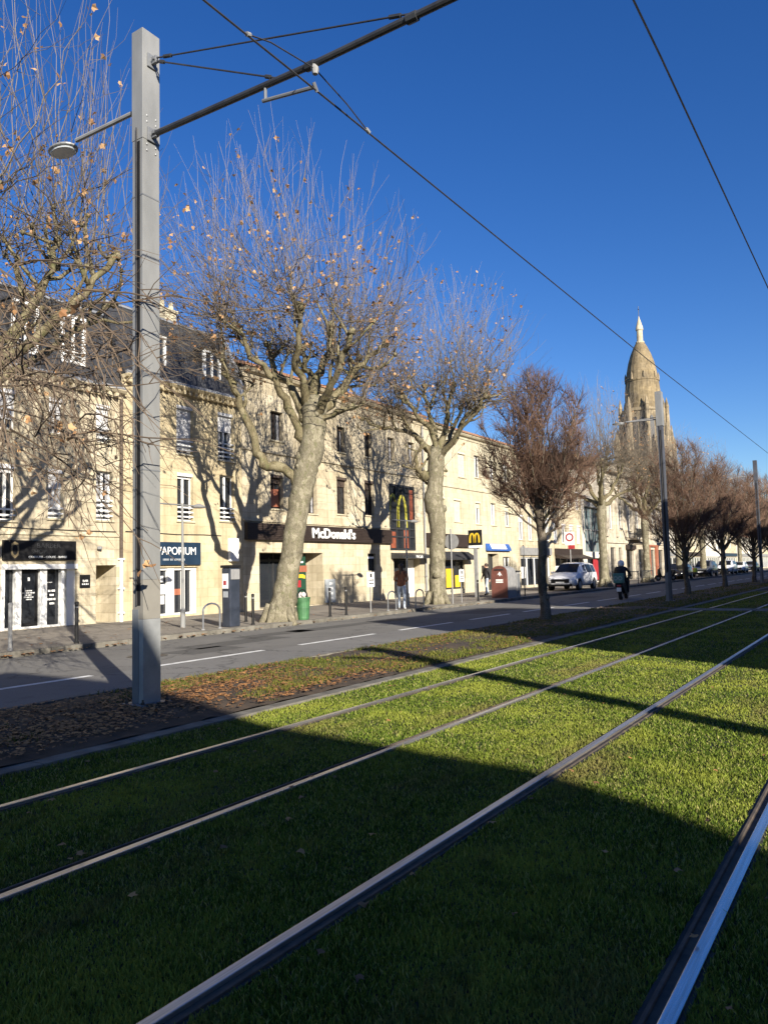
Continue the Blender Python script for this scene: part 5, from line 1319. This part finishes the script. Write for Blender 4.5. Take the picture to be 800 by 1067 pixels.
# barrier
def barrier(x, y, w_, label):
    t = thing('guard_rail', label, 'barrier', (x, y, PZ), 'pedestrian guard rails')
    mb = MB(); mb.tube([(x, y - w_ / 2, PZ), (x, y - w_ / 2, 1.05), (x, y + w_ / 2, 1.05), (x, y + w_ / 2, PZ)], .03, 8); mb.tube([(x, y - w_ / 2, .55), (x, y + w_ / 2, .55)], .02, 6); mb.build('frame', M['dark_metal'], t)
    mb = MB(); k = 1
    while k * .18 < w_: mb.tube([(x, y - w_ / 2 + k * .18, .55), (x, y - w_ / 2 + k * .18, 1.04)], .009, 4); k += 1
    props(mb.build('bars', M['dark_metal'], t))
barrier(-15.9, 57.5, 2.4, 'dark guard rail just beyond the rider on the scooter'); barrier(-15.9, 61.5, 3.2, 'dark guard rail before the ornate building')

# ------------------------------------------------------------------ vehicles
def car(label, loc, rz, paint, kind='mpv', group=None):
    t = thing('parked_car', label, 'car', loc, group); ORG.pop(t.name); t.rotation_euler = (0, 0, rz)
    # stations along the length (front at +x): x, half width, sill z, belt z, roof z, roof half width
    if kind == 'mpv':
        S = [(-2.40, .74, .48, .95, 1.10, .66), (-2.36, .84, .34, .98, 1.30, .66), (-2.1, .90, .28, 1.0, 1.58, .66), (-1.3, .93, .26, 1.0, 1.655, .68), (-.3, .94, .26, 1.0, 1.67, .69), (.35, .94, .26, .99, 1.60, .68),
             (.95, .93, .26, .985, 1.28, .70), (1.32, .92, .26, .97, 1.04, .78), (1.8, .90, .27, .90, .93, .76), (2.15, .84, .30, .80, .82, .70), (2.36, .70, .34, .66, .68, .58), (2.42, .60, .40, .58, .60, .5)]
    else:
        S = [(-2.1, .68, .48, .88, .98, .60), (-2.05, .80, .34, .90, 1.12, .60), (-1.8, .85, .28, .92, 1.38, .60), (-1.1, .87, .25, .92, 1.45, .62), (-.2, .88, .25, .92, 1.46, .63), (.3, .88, .25, .91, 1.40, .62),
             (.85, .87, .25, .90, 1.12, .66), (1.15, .86, .26, .88, .95, .72), (1.6, .84, .27, .82, .85, .70), (1.9, .78, .30, .72, .74, .64), (2.05, .66, .36, .6, .62, .55)]
    ring = []
    for (x, hw, zs, zb, zr, rw) in S:
        m = (zs + zb) / 2
        ring.append([(x, -hw * .86, zs), (x, -hw * .985, zs + .12), (x, -hw, m), (x, -hw * .96, zb), (x, -rw, zr - .06 * min(1, (zr - zb) * 3)), (x, -rw * .8, zr), (x, 0, zr + .02), (x, rw * .8, zr), (x, rw, zr - .06 * min(1, (zr - zb) * 3)), (x, hw * .96, zb), (x, hw, m), (x, hw * .985, zs + .12), (x, hw * .86, zs)])
    n = len(ring[0]); mb = MB(); vs = [p for r_ in ring for p in r_]; fs = []
    for i in range(len(S) - 1):
        for j in range(n): fs.append((i * n + j, i * n + (j + 1) % n, (i + 1) * n + (j + 1) % n, (i + 1) * n + j))
    fs += [tuple(range(n))[::-1], tuple((len(S) - 1) * n + j for j in range(n))]
    mb.add(vs, fs); mb.build('body', M[paint], t, smooth=True)
    def lerpS(x):
        for a, b in zip(S, S[1:]):
            if a[0] <= x <= b[0]:
                u = (x - a[0]) / (b[0] - a[0]); return [a[k] + (b[k] - a[k]) * u for k in range(6)]
    def side(xa, xb, s, name, lo=.05, hi=.12):
        N = 5; g = MB(); vs = []
        for k in range(N + 1):
            x = xa + (xb - xa) * k / N; _, hw, zs, zb, zr, rw = lerpS(x)
            z0, z1 = zb + lo, max(zr - hi, zb + lo + .01); zt = zr - .06 * min(1, (zr - zb) * 3)
            f0 = (z0 - zb) / max(zt - zb, .01); f1 = min((z1 - zb) / max(zt - zb, .01), 1)
            vs += [(x, s * (hw * .96 + (rw - hw * .96) * f0 + .008), z0), (x, s * (hw * .96 + (rw - hw * .96) * f1 + .008), z1)]
        g.add(vs, [(2 * k, 2 * k + 2, 2 * k + 3, 2 * k + 1) for k in range(N)]); return g.build(name, M['car_glass'], t)
    mp = kind == 'mpv'; q = 1 if mp else .87
    for s in (-1, 1):
        side(-2.0 * q, -1.25 * q, s, 'side_window'); side(-1.18 * q, -.1, s, 'side_window'); side(-.03, .75 * q, s, 'side_window')
        d = MB(); xm, ym = .72 * q, s * (1.03 if mp else .97); d.box((xm - .1, ym - .09, 1.0 * (1 if mp else .94)), (xm + .08, ym + .09, 1.15 * (1 if mp else .94)), .04); d.build('mirror', M[paint], t)
        g = MB(); xl = S[-3][0] - .02; hw = S[-3][1]; z = S[-3][3]
        g.add([(xl + .05, s * (hw * .93), z - .02), (xl + .20, s * (hw * .72), z - .06), (xl + .21, s * (hw * .70), z - .16), (xl + .07, s * (hw * .99), z - .16), (xl - .28, s * (S[-4][1] * .99), z - .0)], [(0, 1, 2, 3, 4)])
        g.build('headlight', M['lamp_lens'], t)
        g = MB(); g.box((S[1][0] - .03, s * (S[1][1] - .12), .9 * q), (S[1][0] + .12, s * (S[1][1] + .005), 1.12 * q), .02); g.build('tail_light', M['red'], t)
    # glass front and rear
    a, b = (S[5], S[7]); g = MB(); N = 4; vs = []
    for k in range(N + 1):
        x = a[0] + .08 + (b[0] - a[0] - .12) * k / N; s_ = lerpS(x); vs += [(x, -s_[5] * .9, s_[4] + .022), (x, 0, s_[4] + .05), (x, s_[5] * .9, s_[4] + .022)]
    g.add(vs, [f for k in range(N) for f in ((3 * k, 3 * k + 3, 3 * k + 4, 3 * k + 1), (3 * k + 1, 3 * k + 4, 3 * k + 5, 3 * k + 2))]); g.build('windscreen', M['car_glass'], t)
    g = MB(); s0, s1 = S[1], S[2]; g.add([(s0[0] - .02, -.55, s0[3] + .06), (s0[0] - .02, .55, s0[3] + .06), (s1[0] - .03, .52, s1[4] - .1), (s1[0] - .03, -.52, s1[4] - .1)], [(0, 1, 2, 3)]); g.build('rear_window', M['car_glass'], t)
    xe = S[-1][0]; g = MB(); g.box((xe - .12, -.56, .46), (xe + .02, .56, .70), .04); g.build('grille', M['black'], t)
    g = MB(); g.box((xe - .16, -.70, .27), (xe - .01, .70, .41), .03); g.build('bumper_intake', M['black'], t)
    g = MB(); g.box((xe + .021, -.26, .44), (xe + .032, .26, .54)); g.build('number_plate', M['white'], t)
    wx = (1.5, -1.38) if mp else (1.3, -1.22); r = .335 if mp else .31
    for xw_ in wx:
        for s in (-1, 1):
            yo = s * (S[4][1] - .11)
            wl = MB(); k0 = [(r * .55, -.105), (r * .97, -.10), (r, -.06), (r, .06), (r * .97, .10), (r * .55, .105)]
            tmp = MB(); tmp.lathe(k0, (0, 0, 0), 20); wl.add([(p[0] + xw_, yo + p[2], p[1] + r) for p in tmp.v], tmp.f); wo = wl.build('wheel', M['rubber'], t)
            tmp = MB(); tmp.lathe([(r * .62, 0), (r * .6, .02), (r * .15, .012), (.03, .03)], (0, 0, 0), 20); wl = MB(); wl.add([(p[0] + xw_, yo + s * (.10 + p[2]), p[1] + r) for p in tmp.v], tmp.f); wl.build('rim', M['alloy'], wo)
            ar = MB(); tmp = MB(); tmp.lathe([(r * 1.16, -.02), (r * 1.16, .012)], (0, 0, 0), 20); ar.add([(p[0] + xw_, yo + s * (.088 + p[2]), p[1] + r) for p in tmp.v], tmp.f); ar.build('wheel_arch', M['black'], t)
    return t
def place(px_note, *a, **k): return car(*a, **k)
FC = -math.pi / 2                                                       # nose towards -Y
car('white people carrier parked at the kerb with its nose towards the viewer', (-16.5, 46.2, .122), FC + .03, 'car_white')
GC = 'cars parked far along the street'
car('black car parked beyond the dark far mast', (-16.3, 73.9, .122), FC, 'car_black', 'hatch', GC)
car('grey car parked just right of the second reddish tree trunk', (-16.4, 86.3, .122), FC, 'car_grey', 'mpv', GC)
car('small white car parked furthest but one, near the right edge', (-16.4, 108, .122), FC, 'car_white', 'hatch', GC)
car('dark car at the far end of the parked row', (-16.4, 118, .122), FC, 'car_grey', 'hatch', GC)
car('white car behind the third reddish tree trunk', (-16.4, 99, .122), FC, 'car_white', 'mpv', GC)

def wheel_yz(mb, x, y, z, r, w_):
    tmp = MB(); tmp.lathe([(r * .6, -w_ / 2), (r * .95, -w_ / 2), (r, -w_ / 4), (r, w_ / 4), (r * .95, w_ / 2), (r * .6, w_ / 2)], (0, 0, 0), 18)
    mb.add([(x + p[2], y + p[0], z + p[1]) for p in tmp.v], tmp.f)
def scooter(label, loc, rz, paint, box=None, name='scooter', cat='scooter', group=None):
    # local: nose towards +Y
    t = thing(name, label, cat, loc, group); ORG.pop(t.name); t.rotation_euler = (0, 0, rz)
    for yy in (-.62, .68):
        mb = MB(); wheel_yz(mb, 0, yy, .24, .24, .13); w_ = mb.build('wheel', M['rubber'], t); MB().tube([(-.07, yy, .24), (.07, yy, .24)], .1, 12).build('rim', M['alloy'], w_)
    mb = MB(); prof = [(-.95, .62), (-.9, .78), (-.35, .82), (.0, .72), (.05, .42), (.38, .38), (.52, .75), (.55, 1.0), (.62, 1.0), (.66, .6), (.55, .3), (.0, .24), (-.4, .30), (-.7, .5)]
    mb.prism([(a, b) for a, b in prof], 0, -.17, .17); mb.build('fairing', M[paint], t)
    MB().box((-.15, -.82, .80), (.15, -.02, .9), .04).build('seat', M['black'], t)
    mb = MB(); mb.tube([(-.34, .42, 1.08), (-.15, .5, 1.06), (0, .52, 1.02), (.15, .5, 1.06), (.34, .42, 1.08)], .02, 8); mb.build('handlebar', M['black'], t)
    MB().box((-.09, -.99, .6), (.09, -.95, .68), .01).build('tail_light', M['red'], t); MB().box((-.1, -1.0, .38), (.1, -.98, .56)).build('number_plate', M['white'], t)
    for s in (-1, 1): MB().tube([(s * .2, .5, 1.07), (s * .28, .5, 1.24)], .01, 5).build('mirror_stalk', M['black'], t)
    return t
def skinned(bones, pts, rad, root):
    me = bpy.data.meshes.new('tmp'); keys = list(pts); idx = {k: i for i, k in enumerate(keys)}
    me.from_pydata([pts[k] for k in keys], [(idx[a], idx[b]) for a, b in bones], [])
    ob = bpy.data.objects.new('tmp', me); COL.objects.link(ob)
    sm = ob.modifiers.new('s', 'SKIN'); ss = ob.modifiers.new('u', 'SUBSURF'); ss.levels = 1; sm.use_smooth_shade = True
    lay = me.skin_vertices[0].data
    for k in keys:
        r = rad[k]; lay[idx[k]].radius = (r, r) if not isinstance(r, tuple) else r; lay[idx[k]].use_root = (k == root)
    bpy.context.view_layer.update()
    out = bpy.data.meshes.new_from_object(ob.evaluated_get(bpy.context.evaluated_depsgraph_get()))
    bpy.data.objects.remove(ob); return out
def person(label, loc, rz, J, mats, rule, hair='hair', face=True, hairlen=.0, group=None, scale=1.0, extra=None):
    t = thing('person', label, 'person', loc, group); ORG.pop(t.name); t.rotation_euler = (0, 0, rz); t.scale = (scale,) * 3
    bones = [('pel', 'sp'), ('sp', 'ch'), ('ch', 'nk'), ('nk', 'hd'), ('hd', 'tp')]
    for s in 'lr': bones += [('ch', 'sh' + s), ('sh' + s, 'el' + s), ('el' + s, 'wr' + s), ('wr' + s, 'ha' + s), ('pel', 'hp' + s), ('hp' + s, 'kn' + s), ('kn' + s, 'an' + s), ('an' + s, 'to' + s)]
    rad = dict(pel=(.155, .12), sp=(.145, .11), ch=(.165, .115), nk=.06, hd=(.085, .1), tp=(.07, .085))
    for s in 'lr': rad.update({'sh' + s: .075, 'el' + s: .052, 'wr' + s: .036, 'ha' + s: (.042, .022), 'hp' + s: .1, 'kn' + s: .066, 'an' + s: .048, 'to' + s: (.045, .032)})
    me = skinned(bones, J, rad, 'pel')
    mb = MB(); mb.add([tuple(q.co) for q in me.vertices], [tuple(p.vertices) for p in me.polygons])
    for s in 'lr':                                                         # five fingers on each hand
        h = Vector(J['ha' + s]); w_ = Vector(J['wr' + s]); d = (h - w_).normalized(); a = d.cross(Vector((1, 0, 0)) if abs(d.x) < .8 else Vector((0, 1, 0))).normalized(); b = d.cross(a)
        for k, L_ in enumerate((.065, .075, .07, .055)):
            p = h + a * (-.03 + k * .02); mb.tube([p, p + d * L_ * .5 + b * .008, p + d * L_ + b * .03], [.0095, .009, .007], 6)
        p = h.lerp(w_, .5) + a * .03; mb.tube([p, p + a * .03 + d * .03, p + a * .035 + d * .06], [.011, .010, .008], 6)
    if face:
        c = Vector(J['hd']); mb.tube([c + Vector((0, .085, .02)), c + Vector((0, .115, -.01)), c + Vector((0, .09, -.02))], [.008, .014, .01], 6)
        for s in (-1, 1):
            k_ = Vector((s * .033, .088, .03)); mb.lathe([(.002, -.012), (.012, 0), (.002, .012)], c + k_, 8); mb.lathe([(.004, -.03), (.018, 0), (.004, .03)], c + Vector((s * .088, 0, .0)), 6, sx=.5)
        mb.tube([c + Vector((-.025, .088, -.05)), c + Vector((0, .095, -.052)), c + Vector((.025, .088, -.05))], .006, 5)
    me2 = bpy.data.meshes.new('body'); me2.from_pydata(mb.v, [], mb.f)
    for m_ in mats: me2.materials.append(M[m_])
    for p in me2.polygons: p.material_index = rule(p.center, J); p.use_smooth = True
    bpy.data.meshes.remove(me)
    o = bpy.data.objects.new('body', me2); COL.objects.link(o); o.parent = t
    if hair:
        c = Vector(J['hd']); hb = MB(); k0 = 14
        prof = [(.02, .155), (.075, .135), (.105, .08), (.108, .02), (.09, -.03)]
        if hairlen: prof += [(.085, -.12), (.08, -.12 - hairlen * .6), (.05, -.12 - hairlen)]
        hb.lathe(prof, c + Vector((0, -.028, 0)), 14, sx=.95, sy=1.0); hb.build('hair', M[hair], t, smooth=True, local=True)
    if extra: extra(t)
    return t
def stand(dx=0.08, stride=.12, arm=.06, lean=0.0):
    J = dict(pel=(0, 0, .94), sp=(0, lean * .3, 1.12), ch=(0, lean * .7, 1.33), nk=(0, lean, 1.47), hd=(0, lean + .02, 1.57), tp=(0, lean + .01, 1.66))
    for s, q in (('l', -1), ('r', 1)):
        J.update({'sh' + s: (q * .19, lean * .7, 1.38), 'el' + s: (q * .25, -.02 + q * arm * .5, 1.1), 'wr' + s: (q * .25, .06 + q * arm, .86), 'ha' + s: (q * .245, .075 + q * arm, .79),
                  'hp' + s: (q * .095, 0, .88), 'kn' + s: (q * (.095 + dx * .2), .03 - q * stride * .5, .49), 'an' + s: (q * (.09 + dx * .3), -q * stride - .02, .08), 'to' + s: (q * (.1 + dx * .4), -q * stride + .11, .035)})
    return J
def rule_std(c, J):
    if c.z < .10: return 3
    if c.z < .90 and abs(c.x) < .2: return 1
    if c.z > 1.48: return 2
    if c.z < .85: return 2
    return 0
Jw = stand(.1, .10, .05)
for s, q in (('l', -1), ('r', 1)): Jw['wr' + s] = (q * .16, .20, 1.06); Jw['ha' + s] = (q * .11, .26, 1.08)
def rule_w(c, J):
    if c.z < .07: return 3
    if c.z < .88: return 1
    if c.z > 1.47: return 2
    if c.y > .17 and c.z < 1.15: return 2
    return 4 if abs(c.x) > .20 else 0
person('woman seen from behind in a brown jacket and pale jeans on the pavement', (-15.45, 24.6, PZ), .35, Jw, ['jacket_brown', 'jeans', 'skin', 'white', 'jacket_tan'], rule_w, 'hair', True, .22)
person('pedestrian in a dark coat and pale trousers left of the brown red container', (-18.3, 37.8, PZ), 2.6, stand(.15, .16, .1), ['dark_cloth', 'jeans', 'skin', 'black'], rule_std)
person('pedestrian in dark clothes standing behind the white car', (-19.3, 48.2, PZ), 1.0, stand(.08, .05), ['dark_cloth', 'dark_cloth', 'skin', 'black'], rule_std)
person('distant pedestrian in a red top near the third reddish tree', (-17.2, 104, PZ), 1.5, stand(.1, .14), ['red', 'dark_cloth', 'skin', 'black'], rule_std)
sc_loc, sc_rz = (-10.35, 35.6, .005), .10
scooter('dark delivery scooter ridden away from the viewer on the near lane', sc_loc, sc_rz, 'black')
Jr = dict(pel=(0, -.42, .98), sp=(0, -.40, 1.16), ch=(0, -.32, 1.38), nk=(0, -.28, 1.52), hd=(0, -.25, 1.62), tp=(0, -.25, 1.70))
for s, q in (('l', -1), ('r', 1)):
    Jr.update({'sh' + s: (q * .21, -.32, 1.42), 'el' + s: (q * .32, -.05, 1.2), 'wr' + s: (q * .31, .30, 1.11), 'ha' + s: (q * .31, .38, 1.10), 'hp' + s: (q * .11, -.38, .93), 'kn' + s: (q * .2, .05, .78), 'an' + s: (q * .19, .08, .40), 'to' + s: (q * .2, .2, .35)})
def helmet(t):
    h = MB(); h.lathe([(.10, -.12), (.145, -.08), (.155, .02), (.13, .11), (.07, .155), (.01, .165)], (0, -.25, 1.62), 16); h.build('helmet', M['white'], t, smooth=True, local=True)
    v_ = MB(); v_.box((-.11, -.115, 1.56), (.11, -.085, 1.68), .02); v_.build('visor', M['black'], t, local=True)
    j = MB(); j.lathe([(.23, .88), (.25, 1.0), (.235, 1.2), (.24, 1.36), (.16, 1.46), (.09, 1.5)], (0, -.37, 0), 14, sy=.75); j.build('jacket', M['dark_cloth'], t, smooth=True, local=True)
person('scooter rider in black clothes and a pale helmet seen from behind', sc_loc, sc_rz, Jr, ['dark_cloth', 'dark_cloth', 'skin', 'black'], lambda c, J: 2 if c.z > 1.54 else 0, None, True, extra=helmet)
t = thing('delivery_box', 'teal delivery box with two pale rings on the back of the scooter', 'box', (-10.29, 34.80, .92)); ORG.pop(t.name); t.rotation_euler = (0, 0, sc_rz)
MB().box((-.22, -.20, -.16), (.22, .20, .28), .03).build('shell', M['teal'], t, local=True)
mb = MB()
for cx0 in (-.10, .10):
    for k in range(16):
        a, c = 2 * math.pi * k / 16, 2 * math.pi * (k + 1) / 16
        mb.quad((cx0 + .09 * math.cos(a), -.206, .06 + .09 * math.sin(a)), (cx0 + .09 * math.cos(c), -.206, .06 + .09 * math.sin(c)), (cx0 + .06 * math.cos(c), -.206, .06 + .06 * math.sin(c)), (cx0 + .06 * math.cos(a), -.206, .06 + .06 * math.sin(a)))
mb.build('ring_marks', M['greypanel'], t, local=True)
scooter('dark motorbike parked by the kerb left of the black car', (-16.0, 67.6, .122), 2.2, 'black', name='motorbike', cat='motorbike')
scooter('second dark motorbike parked close behind the first', (-16.4, 69.2, .122), 2.0, 'car_grey', name='motorbike', cat='motorbike')
# bicycle with a yellow green basket
t = thing('bicycle', 'parked bicycle with yellow green panniers between the far cars', 'bicycle', (-16.0, 79.5, PZ)); x, y = -16.0, 79.5
for yy in (-.55, .55):
    mb = MB(); n = 20; mb.tube([(x, y + yy + .33 * math.cos(2 * math.pi * k / n), PZ + .34 + .33 * math.sin(2 * math.pi * k / n)) for k in range(n + 1)], .02, 6, cap=False); mb.build('wheel', M['rubber'], t)
mb = MB()
for a, b in (((-.55, .34), (-.15, .8)), ((-.15, .8), (.4, .85)), ((.4, .85), (.55, .34)), ((-.15, .85), (.0, .3)), ((.0, .3), (.42, .8)), ((-.55, .34), (0, .3)), ((.4, .85), (.38, 1.05))): mb.tube([(x, y + a[0], PZ + a[1]), (x, y + b[0], PZ + b[1])], .02, 6)
mb.build('frame', M['dark_metal'], t); MB().box((x - .07, y - .3, PZ + .86), (x + .07, y - .05, PZ + .92), .02).build('saddle', M['black'], t); MB().box((x - .25, y - .85, PZ + .55), (x + .25, y - .4, PZ + .95), .03).build('pannier', M['hivis'], t); MB().tube([(x - .28, y + .36, PZ + 1.06), (x + .28, y + .36, PZ + 1.06)], .015, 6).build('handlebar', M['black'], t)
